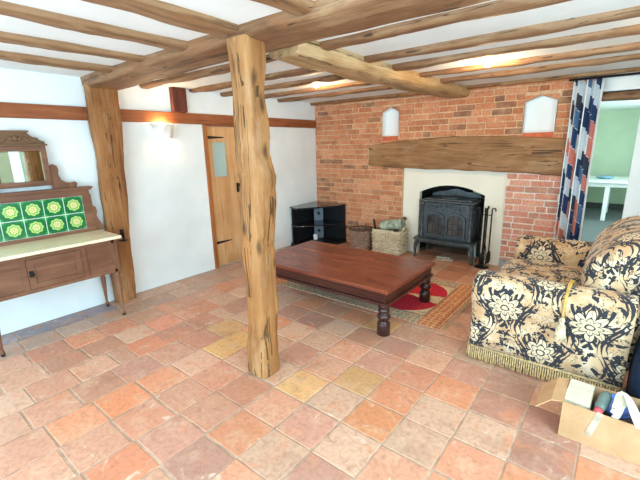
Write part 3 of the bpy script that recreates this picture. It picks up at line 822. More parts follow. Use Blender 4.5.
# ------------------------------------------------------------------ TV stand
def tv_stand():
    t = thing('tv_stand', 'black corner television stand with glass shelves against the brick wall', 'tv stand', (0.25, -0.3, 0))
    P = [(0.035, -0.025), (0.025, -0.68), (0.235, -0.755), (0.575, -0.235), (0.60, -0.025)]
    gl = Mat('black_glass', 0.08, 0.55); gl.color(gl.ramp(gl.noise(gl.coord(), 8), [(0.3, (20, 26, 32)), (0.7, (30, 38, 46))]))
    MB().prism(P, 'z', .59, .612, bev=.002).out('top_shelf', gl.mat, t)
    c = (0.25, -0.3)
    Q = [((a-c[0])*.97+c[0], (b-c[1])*.97+c[1]) for a, b in P]
    MB().prism(Q, 'z', .32, .336, bev=.002).out('middle_shelf', gl.mat, t)
    bl = plain('black_laminate', (22, 24, 28), 0.4)
    MB().prism(P, 'z', .0, .045, bev=.003).out('base', bl, t)
    mb = MB(); mb.box(.037, .055, -.655, -.03, .045, .32); mb.box(.037, .055, -.655, -.03, .336, .59); mb.out('side_panel', bl, t)
    mb = MB(); mb.box(.05, .595, -.045, -.03, .045, .32); mb.box(.05, .595, -.045, -.03, .336, .59); mb.out('side_panel', bl, t)
    mt = Matrix.Translation((.17, -.17, 0)) @ Matrix.Rotation(R(-45+90), 4, 'Z')
    col = MB(); col.box(-.075, .075, -.012, .012, .045, .32, bev=.003, mat=Matrix.Translation((.17, -.17, 0)) @ Matrix.Rotation(R(55), 4, 'Z'))
    col.box(-.075, .075, -.012, .012, .336, .59, bev=.003, mat=Matrix.Translation((.17, -.17, 0)) @ Matrix.Rotation(R(55), 4, 'Z'))
    col = col.out('back_column', plain('grey_column', (112, 124, 132), 0.4), t)
    n = Vector((math.sin(R(55)), -math.cos(R(55)), 0))
    for z in (.17, .45):
        mb = MB(); mt = Matrix.Translation(Vector((.17, -.17, z))+n*.0125) @ Vector((0, 0, 1)).rotation_difference(n).to_matrix().to_4x4()
        mb.lathe([(0, .003), (.02, .003), (.024, 0)], (0, 0, 0), n=18, mat=mt); mb.out('cable_hole', M_BLACK, col)
tv_stand()
mt = Matrix.Translation((.205, -.30, .047)) @ Matrix.Rotation(R(50), 4, 'Z') @ Matrix.Rotation(R(-14), 4, 'X')
solo(MB().box(-.03, .03, -.003, .003, 0, .085, mat=mt), 'paper_card', plain('white_card', (232, 234, 232), 0.7), 'small white card standing on the bottom shelf of black stand', 'card', (.205, -.30, .047))

# ------------------------------------------------------------------ baskets
def wicker(name, a, b):
    m = Mat(name, 0.75, 0.25); v = m.coord(); n = m.noise(v, 40, 3); n2 = m.noise(v, 6, 2)
    m.color(m.ramp(n*0.6+n2*0.4, [(0.35, a), (0.65, b)])); m.bump(n, 0.3, 0.004); return m.mat
def weave(ring_fn, z0, z1, rows, npts, r, stakes):
    """woven sides: ring_fn(t, zf, push) gives a point on the outline; strands pass in front of and behind the stakes"""
    mb = MB()
    for j in range(rows):
        z = z0+(z1-z0)*(j+.5)/rows; pts = []
        for i in range(npts):
            t = i/npts
            ph = math.cos(PI*stakes*t*1.0 + (PI if j % 2 else 0))
            p = ring_fn(t, (j+.5)/rows, ph*r*0.9); pts.append((p[0], p[1], z))
        mb.tube(pts, r, 6, closed=True)
    for i in range(stakes):
        t = (i+.0)/stakes
        a = ring_fn(t, 0, 0); b = ring_fn(t, 1, 0)
        mb.tube([(a[0], a[1], z0), (b[0], b[1], z1)], r*.75, 6)
    return mb
def small_basket():
    cx, cy = 1.0, -.215
    t = thing('wicker_basket', 'small round dark wicker basket between the black stand and pale basket', 'basket', (cx, cy, 0))
    def ring(u, f, push):
        r = .135+.028*f+push; return (cx+r*math.cos(2*PI*u), cy+r*math.sin(2*PI*u))
    mw = wicker('brown_wicker', (124, 98, 82), (184, 156, 136))
    weave(ring, .012, .30, 13, 144, .0115, 26).out('woven_side', mw, t)
    mb = MB(); mb.lathe([(0, 0), (.13, 0), (.13, .012), (0, .012)], (cx, cy, 0), n=28); mb.out('base', mw, t)
    mb = MB()
    for q in (0, PI):
        pts = [(cx+.166*math.cos(2*PI*i/60)+.004*math.cos(i*1.7+q), cy+.166*math.sin(2*PI*i/60), .306+.006*math.sin(i*1.7+q)) for i in range(60)]
        mb.tube(pts, .009, 6, closed=True)
    mb.out('rim', wicker('dark_rim', (70, 52, 42), (112, 86, 70)), t)
    rb = random.Random(5); 
    for i in range(6):
        a = i*PI/3+.3; b0 = Vector((cx+.055*math.cos(a), cy+.055*math.sin(a), .03))
        e = Vector((cx+.11*math.cos(a), cy+.11*math.sin(a), rb.uniform(.30, .37)))
        mb = MB(); mid = (b0+e)/2+Vector((rb.uniform(-.004, .004), rb.uniform(-.004, .004), 0))
        mb.tube([b0, mid, e], [.012, .011, .009], 7)
        solo(mb, 'kindling_stick', wicker('stick_%d' % i, (84, 62, 48), (134, 104, 82)), 'thin brown kindling stick poking out of the small round basket', 'stick', b0, 'kindling in the small round basket')
small_basket()
def log_basket():
    x0, x1, y0, y1 = 1.235, 1.655, -.30, -.015
    t = thing('log_basket', 'large pale rectangular wicker log basket beside the stove', 'basket', ((x0+x1)/2, (y0+y1)/2, 0))
    cx, cy = (x0+x1)/2, (y0+y1)/2; pc = 8.0
    def ring(u, f, push):
        th = 2*PI*u; c, s = math.cos(th), math.sin(th)
        k = 1+.05*f; a = (x1-x0)/2/1.05*k+push; b = (y1-y0)/2/1.05*k+push
        return (cx+math.copysign(abs(c)**(2/pc), c)*a, cy+math.copysign(abs(s)**(2/pc), s)*b)
    # constant-speed outline
    N = 400; raw = [ring(i/N, 0, 0) for i in range(N+1)]; acc = [0]
    for p, q in zip(raw, raw[1:]): acc.append(acc[-1]+math.hypot(q[0]-p[0], q[1]-p[1]))
    def ru(t):
        d = t*acc[-1]; lo, hi = 0, N
        while hi-lo > 1:
            m_ = (lo+hi)//2
            if acc[m_] <= d: lo = m_
            else: hi = m_
        return (lo+(d-acc[lo])/max(1e-9, acc[hi]-acc[lo]))/N
    def ring2(u, f, push): return ring(ru(u % 1.0), f, push)
    mw = wicker('pale_wicker', (186, 166, 132), (234, 222, 196))
    weave(ring2, .014, .325, 12, 240, .0135, 34).out('woven_side', mw, t)
    MB().box(x0+.02, x1-.02, y0+.02, y1-.02, 0, .014, bev=.003).out('base', mw, t)
    mb = MB()
    for q in (0, PI):
        pts = []
        for i in range(110):
            p = ring2(i/110, 1, .003*math.cos(i*1.5+q)); pts.append((p[0], p[1], .333+.007*math.sin(i*1.5+q)))
        mb.tube(pts, .011, 6, closed=True)
    mb.out('rim', mw, t)
    mb = MB()
    mb.tube([(x1+.012, cy-.06, .335), (x1+.014, cy-.05, .375), (x1+.012, cy, .39), (x1+.014, cy+.05, .375), (x1+.012, cy+.06, .335)], .01, 8); mb.out('handle', mw, t)
    # contents
    gm = plain('grey_green_bark', (150, 158, 140), 0.85, 0.2, 0, 0.25, 18, 0.6)
    mb = timber([(1.35, -.205, .385), (1.50, -.19, .42), (1.65, -.17, .45)], [(.13, .14)]*3, (0, 1, 0), n=18, p=2.6, amp=.018, freq=9, sd=3)
    solo(mb, 'firewood_log', gm, 'grey-green log lying across the top of the pale basket', 'log', (1.5, -.15, .32))
    bk = plain('brown_bark', (112, 82, 58), 0.9, 0.2, 0, 0.25, 20, 0.6)
    solo(timber([(1.36, -.07, .10), (1.50, -.06, .34), (1.62, -.05, .50)], [(.05, .045)]*3, (0, 1, 0), n=16, p=2.4, amp=.01, freq=12, sd=6), 'firewood_branch', bk, 'brown branch leaning out of pale basket towards the stove', 'branch', (1.30, -.07, .1))
    solo(timber([(1.34, -.16, .04), (1.34, -.165, .16), (1.345, -.17, .255)], [(.12, .11)]*3, (1, 0, 0), n=10, p=2.6, amp=.012, freq=9, sd=9), 'firewood_log', bk, 'upright brown log half hidden inside the pale basket', 'log', (1.34, -.16, .04))
    b = thing('hearth_brush', 'black handled hearth brush sticking up at left of pale basket', 'brush', (1.285, -.20, .05))
    d = Vector((-.08, .0, .42)).normalized(); o = Vector((1.31, -.24, .06))
    mb = MB(); mb.tube([o+d*.26, o+d*.30, o+d*.36, o+d*.41, o+d*.43], [.011, .018, .017, .014, .008], 12); mb.out('handle', M_BLACK, b)
    mb = MB(); mb.tube([o+d*.02, o+d*.16, o+d*.262], [.026, .034, .024], 12); mb.out('bristles', plain('dark_bristle', (52, 44, 40), 0.9, 0.1, 0, 0.3, 60, 0.5), b)
log_basket()

# ------------------------------------------------------------------ stove
def stove():
    t = thing('wood_stove', 'black cast iron wood stove with arched double doors and bowed legs', 'stove', (2.19, 0.05, 0))
    X0, X1, YF, YB = 1.87, 2.525, -.085, .30
    mb = MB(); mb.box(X0, X1, YF, YB, .275, .76, bev=.012)
    for x in (X0+.012, X1-.012): mb.lathe([(.022, .28), (.026, .30), (.018, .32), (.018, .70), (.026, .72), (.024, .755)], (x, YF, 0), n=14)
    # frieze ornament
    for i in range(9):
        x = X0+.10+i*(X1-X0-.20)/8
        mb.lathe([(0, -.012), (.018, -.008), (.022, 0)], (x, YF, .70+.012*math.cos(i*PI/4-PI)), axis='y', n=12)
    mb.box(X0+.06, X1-.06, YF-.008, YF, .655, .668, bev=.003); mb.box(X0+.05, X1-.05, YF-.01, YF, .738, .75, bev=.003)
    for s in (-1, 1):
        pts = [(2.197+s*(.03+.22*q), YF-.004, .70+.02*math.sin(q*PI*3)) for q in [i/16 for i in range(17)]]
        mb.tube(pts, .006, 6)
    for i in range(5): mb.box(X1, X1+.006, YF+.05+i*.065, YF+.085+i*.065, .34, .70, bev=.003)
    mb.out('body', M_IRON, t)
    # top plate: stepped with pierced gallery
    mb = MB(); mb.prism([(X0-.03, YF-.035), (X1+.03, YF-.035), (X1+.035, YB), (X0-.035, YB)], 'z', .76, .782, bev=.006)
    mb.prism([(X0+.02, YF+.02), (X1-.02, YF+.02), (X1-.02, YB-.02), (X0+.02, YB-.02)], 'z', .782, .80, bev=.006)
    mb.lathe([(.14, .80), (.145, .812), (.12, .818), (.0, .82)], (2.2, .10, 0), n=28)
    pl = [(X0, .80), (X1, .80), (X1, .83), (2.42, .865), (2.33, .872), (2.27, .895), (2.197, .91), (2.125, .895), (2.06, .872), (1.975, .865), (X0, .83)]
    mb.prism(pl, 'y', YB-.05, YB-.03, bev=.004)
    mb.out('top_plate', M_IRON, t)
    # ash shelf
    mb = MB(); mb.prism([(X0-.07, YF-.02), (X0-.05, YF-.12), (X0+.02, YF-.135), (X1-.02, YF-.135), (X1+.05, YF-.12), (X1+.07, YF-.02), (X1+.04, YF+.06), (X0-.04, YF+.06)], 'z', .255, .285, bev=.008)
    mb.prism([(X0-.02, YF-.09), (X1+.02, YF-.09), (X1, YB), (X0, YB)], 'z', .225, .256, bev=.006)
    mb.out('ash_shelf', M_IRON, t)
    # doors
    glass = Mat('stove_glass', 0.25, 0.5); glass.color(glass.ramp(glass.noise(glass.coord(), 9), [(0.35, (38, 36, 36)), (0.65, (98, 88, 80))]))
    for s in (-1, 1):
        a, b = (2.197-.262, 2.197-.004) if s < 0 else (2.197+.004, 2.197+.262)
        xc = (a+b)/2; hw = (b-a)/2
        outer = [(a, .315), (b, .315), (b, .55)] + [(xc+hw*math.cos(k*PI/12), .55+.085*math.sin(k*PI/12)) for k in range(1, 12)] + [(a, .55)]
        iw = hw-.034
        inner = [(xc-iw, .35), (xc+iw, .35), (xc+iw, .545)] + [(xc+iw*math.cos(k*PI/12), .545+.06*math.sin(k*PI/12)) for k in range(1, 12)] + [(xc-iw, .545)]
        mb = MB(); yf, yb = YF-.03, YF-.004
        Of = [mb.bm.verts.new((p[0], yf, p[1])) for p in outer]; If = [mb.bm.verts.new((p[0], yf, p[1])) for p in inner]
        Ob = [mb.bm.verts.new((p[0], yb, p[1])) for p in outer]; Ib = [mb.bm.verts.new((p[0], yb, p[1])) for p in inner]
        n = len(outer)
        for i in range(n):
            j = (i+1) % n
            mb.face((Of[i], Of[j], If[j], If[i])); mb.face((Of[j], Of[i], Ob[i], Ob[j])); mb.face((If[i], If[j], Ib[j], Ib[i])); mb.face((Ob[j], Ob[i], Ib[i], Ib[j]))
        mb.tube([(p[0], yf-.002, p[1]) for p in inner], .006, 6, closed=True)
        d = mb.out('door', M_IRON, t)
        mb = MB(); mb.prism(inner, 'y', YF-.012, YF-.008); mb.out('window', glass.mat, d)
        mb = MB()
        for q in (-.33, .33): mb.box(xc+iw*q-.005, xc+iw*q+.005, YF-.024, YF-.012, .352, .545+.055*math.sqrt(1-q*q), bev=.002)
        for z in (.415, .485): mb.box(xc-iw, xc+iw, YF-.024, YF-.012, z-.005, z+.005, bev=.002)
        mb.out('grille', M_IRON, d)
        mb = MB(); kx = 2.197+s*.02; mb.lathe([(0, YF-.062), (.010, YF-.058), (.012, YF-.05), (.006, YF-.044), (.006, YF-.03)], (kx, 0, .45), axis='y', n=12)
        mb.out('knob', M_IRON, d)
    # legs: cabriole
    for x, sx in ((X0-.015, -1), (X1+.015, 1)):
        for y, sy in ((YF-.03, -1), (YB-.05, 1)):
            mb = MB(); pts = []; rr = []
            for i in range(13):
                f = i/12; z = .24*(1-f)+.004
                o = .045*math.sin(f*PI*.95)*(1-f*.6)+.05*f*f-.02*f
                pts.append((x+sx*o, y+sy*o*.6, z+.008)); rr.append(.038-.024*f**.7 if f < .9 else .024)
            mb.tube(pts, rr, 10); mb.out('leg', M_IRON, t)
stove()
mb = MB(); mt = Matrix.Translation((2.20, -.06, 0.0)) @ Matrix.Rotation(R(20), 4, 'Z')
for k, (a, b) in enumerate(((0, 0), (.01, 4), (.02, -6))): mb.box(-.11+a, .11, -.07, .07, .002+k*.008, .008+k*.008, bev=.002, mat=mt @ Matrix.Rotation(R(b), 4, 'Z'))
mb.tube([mt @ Vector((-.09+.02*i, -.02+.012*math.sin(i*1.4), .034+.006*math.cos(i*2))) for i in range(9)], .010, 7)
solo(mb, 'folded_newspaper', plain('newsprint', (186, 180, 168), 0.9, 0.1, 0, 0.15, 30), 'pale folded newspaper lying on the hearth under the stove', 'newspaper', (2.2, -.06, 0))

def fire_tools():
    bx, by = 2.69, -.10
    t = thing('fireside_tool_stand', 'black iron fireside companion stand right of the stove', 'stand', (bx, by, 0))
    mb = MB(); mb.lathe([(0, 0), (.085, 0), (.085, .008), (.06, .018), (.02, .024), (.012, .03)], (bx, by, 0), n=24); mb.out('base', M_BLACK, t)
    mb = MB(); mb.tube([(bx, by, .02), (bx, by, .70)], .008, 8); mb.lathe([(0, .74), (.014, .73), (.016, .715), (.008, .70)], (bx, by, 0), n=12); mb.out('pole', M_BLACK, t)
    ang = [-2.6, -1.4, -.2, 1.6]
    hk = MB()
    for a in ang:
        d = Vector((math.cos(a), math.sin(a), 0)); o = Vector((bx, by, .655))
        hk.tube([o, o+d*.05, o+d*.07+Vector((0, 0, .006)), o+d*.075+Vector((0, 0, .025))], .005, 6)
    hk.out('hook_arm', M_BLACK, t)
    specs = [('poker', 'black poker with crook handle hanging on fireside stand, leftmost'), ('hearth_brush', 'black hearth brush hanging at the front of the fireside stand'),
             ('ash_shovel', 'black ash shovel with broad blade hanging right of fireside stand'), ('fire_tongs', 'black fire tongs hanging behind the fireside stand pole')]
    for a, (nm, lb) in zip(ang, specs):
        d = Vector((math.cos(a), math.sin(a), 0)); o = Vector((bx, by, 0))+d*.072
        q = thing(nm, lb, nm.replace('_', ' '), (o.x, o.y, .1), 'tools on the fireside stand')
        mb = MB()
        # crook handle
        pts = [o+Vector((0, 0, .14)), o+Vector((0, 0, .66)), o+Vector((0, 0, .72))]
        for i in range(1, 8):
            th = PI*i/7*1.15; pts.append(o+Vector((0, 0, .72))+d*(.022-.022*math.cos(th))+Vector((0, 0, .022*math.sin(th))))
        mb.tube(pts, .008, 8); mb.out('shaft', M_BLACK, q)
        mb = MB()
        if nm == 'poker': mb.tube([o+Vector((0, 0, .15)), o+Vector((0, 0, .07)), o+d*.02+Vector((0, 0, .06))], [.007, .006, .003], 8); mb.out('tip', M_BLACK, q)
        elif nm == 'hearth_brush': mb.tube([o+Vector((0, 0, .20)), o+Vector((0, 0, .15)), o+Vector((0, 0, .06))], [.014, .026, .032], 12); mb.out('bristles', M_BLACK, q)
        elif nm == 'ash_shovel':
            s = d.cross(Vector((0, 0, 1)))
            mb.loft([[o+s*w_+d*k_+Vector((0, 0, z_)) for w_, k_ in ((-w, .004-c), (w, .004-c), (w, -.002-c), (-w, -.002-c))] for z_, w, c in ((.22, .02, 0), (.19, .045, .0), (.10, .055, .004), (.055, .05, .012))], smooth=False)
            mb.out('blade', M_BLACK, q)
        else:
            s = d.cross(Vector((0, 0, 1)))
            for k in (-1, 1): mb.tube([o+Vector((0, 0, .30)), o+s*k*.02+Vector((0, 0, .18)), o+s*k*.012+Vector((0, 0, .07))], .005, 6)
            mb.out('jaws', M_BLACK, q)
fire_tools()

# ------------------------------------------------------------------ rug and coffee table
def rug():
    m = Mat('oriental_rug', 0.95, 0.1)
    uv = m.node('ShaderNodeUVMap'); sep = m.node('ShaderNodeSeparateXYZ'); m.link(uv.outputs[0], sep.inputs[0])
    u, v = S(m.nt, sep.outputs[0]), S(m.nt, sep.outputs[1])      # metres from the centre
    au, av = u.ab(), v.ab()
    L, Wd = 1.0, 0.575
    n1 = m.noise(uv.outputs[0], 24, 3); n2 = m.noise(uv.outputs[0], 70, 2)
    field = m.ramp(n1, [(0.36, (176, 158, 126)), (0.44, (214, 192, 152)), (0.55, (226, 208, 172)), (0.64, (212, 148, 106))])
    ms = (au/0.80).m('POWER', 3.0) + (av/0.48).m('POWER', 3.0); notch = au.gt(0.42)*av.lt((au-0.42)*0.28)
    med = ms.lt(1.0)*notch.inv()
    c = m.mix(med, field, m.mix(n2.gt(0.56), (196, 42, 62), (214, 74, 84)))
    edge = (ms - 1.06).ab().lt(0.06)
    c = m.mix(edge, c, (226, 206, 170))
    core = (au/0.34 + av/0.26).lt(1.0); c = m.mix(core, c, m.mix(n2.gt(0.5), (214, 190, 146), (120, 50, 46)))
    bd = (au.gt(L-0.20)).mx(av.gt(Wd-0.16))
    pat = ((u*64).sin()*(v*64).sin()+(n1-0.5)*2.4)
    c = m.mix(bd, c, m.ramp(pat*0.5+0.5, [(0.25, (196, 128, 88)), (0.45, (224, 160, 110)), (0.6, (236, 194, 144)), (0.78, (206, 124, 90))]))
    sb = av.gt(Wd-0.16)*au.lt(L-0.20)
    c = m.mix(sb, c, m.ramp(pat*0.5+0.5, [(0.25, (168, 148, 124)), (0.45, (196, 176, 148)), (0.65, (214, 196, 168)), (0.8, (190, 142, 112))]))
    ln = ((au-(L-0.20)).ab().lt(0.012)*(av.lt(Wd-.15))).mx((av-(Wd-0.16)).ab().lt(0.012)*(au.lt(L-.19))).mx((au-(L-.03)).ab().lt(0.010))
    c = m.mix(ln*0.6, c, (140, 96, 72))
    m.color(c); m.bump(m.noise(uv.outputs[0], 260, 2), 0.4, 0.004)
    cx, cy = 1.90, -1.42
    t = thing('oriental_rug', 'worn oriental rug with red medallion lying under the coffee table', 'rug', (cx, cy, 0))
    mb = MB(); nx, ny = 40, 24; V = []
    for i in range(nx+1):
        r = []
        for j in range(ny+1):
            x = cx-L+2*L*i/nx; y = cy-Wd+2*Wd*j/ny
            r.append(mb.bm.verts.new((x+.006*nz((x, y, 0), 3), y+.008*nz((x, y, 1), 2.5), .007+.0015*nz((x, y, 2), 6))))
        V.append(r)
    for i in range(nx):
        for j in range(ny):
            q = (V[i][j], V[i+1][j], V[i+1][j+1], V[i][j+1])
            mb.face(q, [((p.co.x-cx), (p.co.y-cy)) for p in q])
    ext = bmesh.ops.extrude_face_region(mb.bm, geom=mb.bm.faces[:])
    for e in ext['geom']:
        if isinstance(e, bmesh.types.BMVert): e.co.z = 0.0005
    mb.out('pile', m.mat, t)
    mb = MB(); rb = random.Random(9)
    for s in (-1, 1):
        for k in range(130):
            y = cy-Wd+.01+(2*Wd-.02)*k/129; x = cx+s*(L-.002)
            mb.tube([(x, y, .005), (x+s*.02, y+rb.uniform(-.006, .006), .004), (x+s*rb.uniform(.035, .05), y+rb.uniform(-.01, .01), .002)], .0018, 4)
    f = mb.out('fringe', plain('rug_fringe', (206, 170, 128), 0.9), t); f['kind'] = 'stuff'
rug()
def table():
    X0, X1, Y0, Y1, ZT = 1.09, 2.625, -2.385, -1.455, .400
    t = thing('coffee_table', 'low mahogany coffee table with turned legs standing half on the rug', 'table', ((X0+X1)/2, (Y0+Y1)/2, 0))
    mb = MB()
    n = 6; w = (Y1-Y0-.16)/n
    mb.box(X0+.075, X1-.075, Y0+.08, Y1-.08, ZT-.03, ZT-.001)
    for a, b, c, d in ((X0, X0+.078, Y0, Y1), (X1-.078, X1, Y0, Y1), (X0+.0785, X1-.0785, Y0, Y0+.082), (X0+.0785, X1-.0785, Y1-.082, Y1)): mb.box(a, b, c, d, ZT-.03, ZT, bev=.004)
    mb.out('tabletop', M_MAHOG, t)
    mb = MB()
    for q, (z0, z1, o) in enumerate(((ZT-.045, ZT-.03, -.010), (.285, ZT-.045, -.022), (.262, .285, -.006))):
        if q == 1:
            for a, b, c, d in ((X0-o, X0-o+.025, Y0-o, Y1+o), (X1+o-.025, X1+o, Y0-o, Y1+o), (X0-o+.025, X1+o-.025, Y0-o, Y0-o+.025), (X0-o+.025, X1+o-.025, Y1+o-.025, Y1+o)): mb.box(a, b, c, d, z0, z1, bev=.002)
        else: mb.box(X0-o, X1+o, Y0-o, Y1+o, z0, z1, bev=.005)
    mb.out('apron', M_MAHOGY, t)
    prof = [(.048, 0), (.052, .004), (.052, .10), (.048, .108), (.032, .118), (.036, .126), (.050, .140), (.055, .158), (.050, .176), (.036, .188), (.032, .196), (.046, .206), (.048, .218), (.036, .228), (.044, .240), (.050, .250), (.050, .266)]
    for x in (X0+.06, X1-.06):
        for y in (Y0+.06, Y1-.06):
            on_rug = y > -1.99
            z = .009 if on_rug else 0.0
            mb = MB(); mb.lathe([(r, h*(.264-z)/.266+z) for r, h in prof], (x, y, 0), n=24); mb.out('leg', M_EBON, t)
table()

# ------------------------------------------------------------------ sofa
M_FRINGE = plain('bullion_fringe', (186, 160, 116), 0.9, 0.15, 0, 0.25, 60, 0.2)
def superbox(mb, c, h, p=4.0, nu=36, nv=20, wob=0.0, sd=0.0, crown=0.0):
    """puffy superellipsoid cushion: centre c, half sizes h; UVs by wrap"""
    rings = []; uvs = []
    for j in range(nv+1):
        ph = -PI/2+PI*j/nv; cp, sp = math.cos(ph), math.sin(ph)
        ring = []; uv = []
        for i in range(nu):
            th = 2*PI*i/nu; ct, st = math.cos(th), math.sin(th)
            q = 2/p
            f = lambda s: math.copysign(abs(s)**q, s)
            x = f(cp)*f(ct)*h[0]; y = f(cp)*f(st)*h[1]; z = (math.copysign(abs(sp)**(2/2.6), sp))*h[2]
            w = wob*nz((x+c[0], y+c[1], z+c[2]), 5, sd)
            k = 1.0
            ring.append(Vector((c[0]+x*k, c[1]+y*k, c[2]+z*k+w)))
        rings.append(ring)
    mb.loft(rings, cap=False)
    bmesh.ops.remove_doubles(mb.bm, verts=mb.bm.verts, dist=1e-4)
def arm(mb, x0, x1, prof, sgn, yb):
    """rolled arm: prof = (dy, z) closed outline, swept from front x0 to back x1 with a rounded front"""
    rings = []; uvs = []
    cz = sum(p[1] for p in prof)/len(prof); cy = sum(p[0] for p in prof)/len(prof)
    acc = [0]
    for p, q in zip(prof, prof[1:]+prof[:1]): acc.append(acc[-1]+math.hypot(q[0]-p[0], q[1]-p[1]))
    st = [(x0, .86), (x0+.006, .93), (x0+.02, .975), (x0+.045, 1.0)]
    k = 14
    st += [(x0+.045+(x1-x0-.045)*i/k, 1.0) for i in range(1, k+1)]
    for x, s in st:
        r = []; u = []
        for i, p in enumerate(prof):
            q = (x, yb+sgn*(cy+(p[0]-cy)*s), cz+(p[1]-cz)*s if p[1] > .1 else p[1])
            w = .006*nz(q, 6)
            r.append((q[0], q[1]+w, q[2]+w*.5)); 
        rings.append(r); uvs.append([(x+.05, a) for a in acc])
    mb.loft(rings, uvs)
def sofa():
    t = thing('sofa', 'cream and black damask sofa with fringed base facing the stove', 'sofa', (3.65, -1.5, 0))
    XF, XB = 3.215, 4.085
    # outline from outside bottom, up over the roll, down the inside
    pr = [(0.0, .085), (-.002, .2), (0.0, .32), (-.012, .40), (-.035, .45), (-.045, .50), (-.038, .555), (-.012, .60), (.03, .628), (.08, .638), (.14, .628), (.19, .60), (.225, .555), (.24, .50), (.245, .40), (.245, .25), (.245, .085)]
    mb = MB(); arm(mb, XF, XB, pr, 1, -2.255); mb.boxuv(); mb.out('arm', M_DAMASK, t)
    mb = MB(); arm(mb, XF, XB, pr, -1, -.80); mb.boxuv(); mb.out('arm', M_DAMASK, t)
    mb = MB(); mb.box(XF+.02, XB-.02, -2.01, -1.045, .085, .30, bev=.02, seg=3); mb.boxuv(); mb.out('base', M_DAMASK, t)
    mb = MB(); superbox(mb, (3.53, -1.528, .385), (.35, .475, .105), p=6, wob=.008); mb.boxuv(); mb.out('seat_cushion', M_DAMASK, t)
    # back: plump leaning profile lofted along y
    prof = [(3.90, .085), (3.88, .30), (3.90, .45), (3.93, .60), (3.96, .74), (4.01, .85), (4.06, .90), (4.11, .895), (4.155, .85), (4.17, .75), (4.16, .60), (4.14, .40), (4.12, .085)]
    mb = MB(); rings = []; uvs = []; acc = [0]
    for p, q in zip(prof, prof[1:]+prof[:1]): acc.append(acc[-1]+math.hypot(q[0]-p[0], q[1]-p[1]))
    for i in range(25):
        f = i/24; y = -2.00+.945*f; e = 1-.10*abs(2*f-1)**5
        rings.append([(4.02+(x-4.02)*(1 if i not in (0, 24) else .9), y, .085+(z-.085)*e) for x, z in prof]); uvs.append([(y+5, a) for a in acc])
    mb.loft(rings, uvs); mb.boxuv(); mb.out('back', M_DAMASK, t)
    prof = [(3.86, .44), (3.805, .50), (3.79, .58), (3.79, .66), (3.81, .735), (3.85, .80), (3.91, .87), (3.98, .925), (4.05, .95), (4.11, .945), (4.15, .91), (4.14, .80), (4.08, .62), (3.98, .46)]
    mb = MB(); rings = []; uvs = []; acc = [0]
    for p, q in zip(prof, prof[1:]+prof[:1]): acc.append(acc[-1]+math.hypot(q[0]-p[0], q[1]-p[1]))
    for i in range(41):
        f = i/40; y = -2.085+1.06*f; e = max(0.02, 1-abs(2*f-1)**9)**.4
        rings.append([(3.97+(x-3.97)*(.55+.45*e)+.012*nz((x*1.5, y, z), 6, 2), y, .68+(z-.68)*(.60+.40*e)+.012*nz((x, y, z*1.5), 6, 5)) for x, z in prof])
        uvs.append([(y+6.1, a) for a in acc])
    mb.loft(rings, uvs); mb.boxuv(); bc = mb.out('back_cushion', M_DAMASK, t)
    sm = bc.modifiers.new('soft', 'SUBSURF'); sm.levels = sm.render_levels = 1
    # bullion fringe along the base
    mb = MB(); rb = random.Random(2)
    def strands(p, q, nrm):
        p, q = Vector(p), Vector(q); L = (q-p).length; n = int(L/.0135)
        for i in range(n+1):
            c = p.lerp(q, i/n)+Vector(nrm)*rb.uniform(.002, .006)
            e = c+Vector((rb.uniform(-.004, .004), rb.uniform(-.004, .004), 0))+Vector(nrm)*.004
            mb.tube([(c.x, c.y, .098), (c.x, c.y, .05), (e.x, e.y, .004)], [.0048, .0054, .0062], 6)
        mb.tube([(p.x+nrm[0]*.004, p.y+nrm[1]*.004, .10), (q.x+nrm[0]*.004, q.y+nrm[1]*.004, .10)], .007, 6)
    strands((XF+.01, -2.258, 0), (XB, -2.258, 0), (0, -1, 0)); strands((XF+.0, -2.25, 0), (XF+.0, -.80, 0), (-1, 0, 0))
    f = mb.out('fringe', M_FRINGE, t); f['kind'] = 'stuff'
    # cord and tassel over the near arm
    tm = plain('tassel_silk', (206, 190, 158), 0.7, 0.3, 0, 0.2, 60, 0.2)
    mb = MB(); mb.tube([(3.76, -2.02, .58), (3.758, -2.10, .648), (3.755, -2.18, .645), (3.755, -2.26, .61), (3.755, -2.302, .56), (3.755, -2.308, .50), (3.755, -2.306, .462)], .006, 8)
    mb.tube([(3.77, -2.02, .585), (3.768, -2.10, .646), (3.765, -2.18, .645), (3.762, -2.26, .61), (3.757, -2.30, .555)], .006, 8)
    c = mb.out('cord', plain('gold_cord', (200, 164, 88), 0.6), t)
    mb = MB(); mb.lathe([(0, .475), (.012, .47), (.018, .455), (.012, .44), (.016, .432), (.024, .40), (.03, .345), (.028, .338), (0, .34)], (3.755, -2.315, 0), n=16)
    for k in range(16):
        a = 2*PI*k/16; mb.tube([(3.755+.017*math.cos(a), -2.315+.017*math.sin(a), .43), (3.755+.03*math.cos(a), -2.315+.03*math.sin(a), .335)], .004, 5)
    mb.out('tassel', tm, c)
sofa()
nav = plain('navy_canvas', (30, 42, 64), 0.85, 0.2, 0, 0.15, 30, 0.3)
b = thing('canvas_bag', 'dark navy canvas bag standing behind the sofa at the right edge', 'bag', (4.30, -2.2, 0))
mb = MB(); rings = []
for z, k in ((0.0, .94), (.03, 1.0), (.2, 1.02), (.34, .98), (.44, .88), (.47, .80)):
    rings.append([(4.305+math.copysign(abs(math.cos(a))**.4, math.cos(a))*.195*k, -2.21+math.copysign(abs(math.sin(a))**.4, math.sin(a))*.19*k+.01*nz((a, z, 0), 3), z) for a in [2*PI*i/28 for i in range(28)]])
mb.loft(rings); mb.out('bag_body', nav, b)
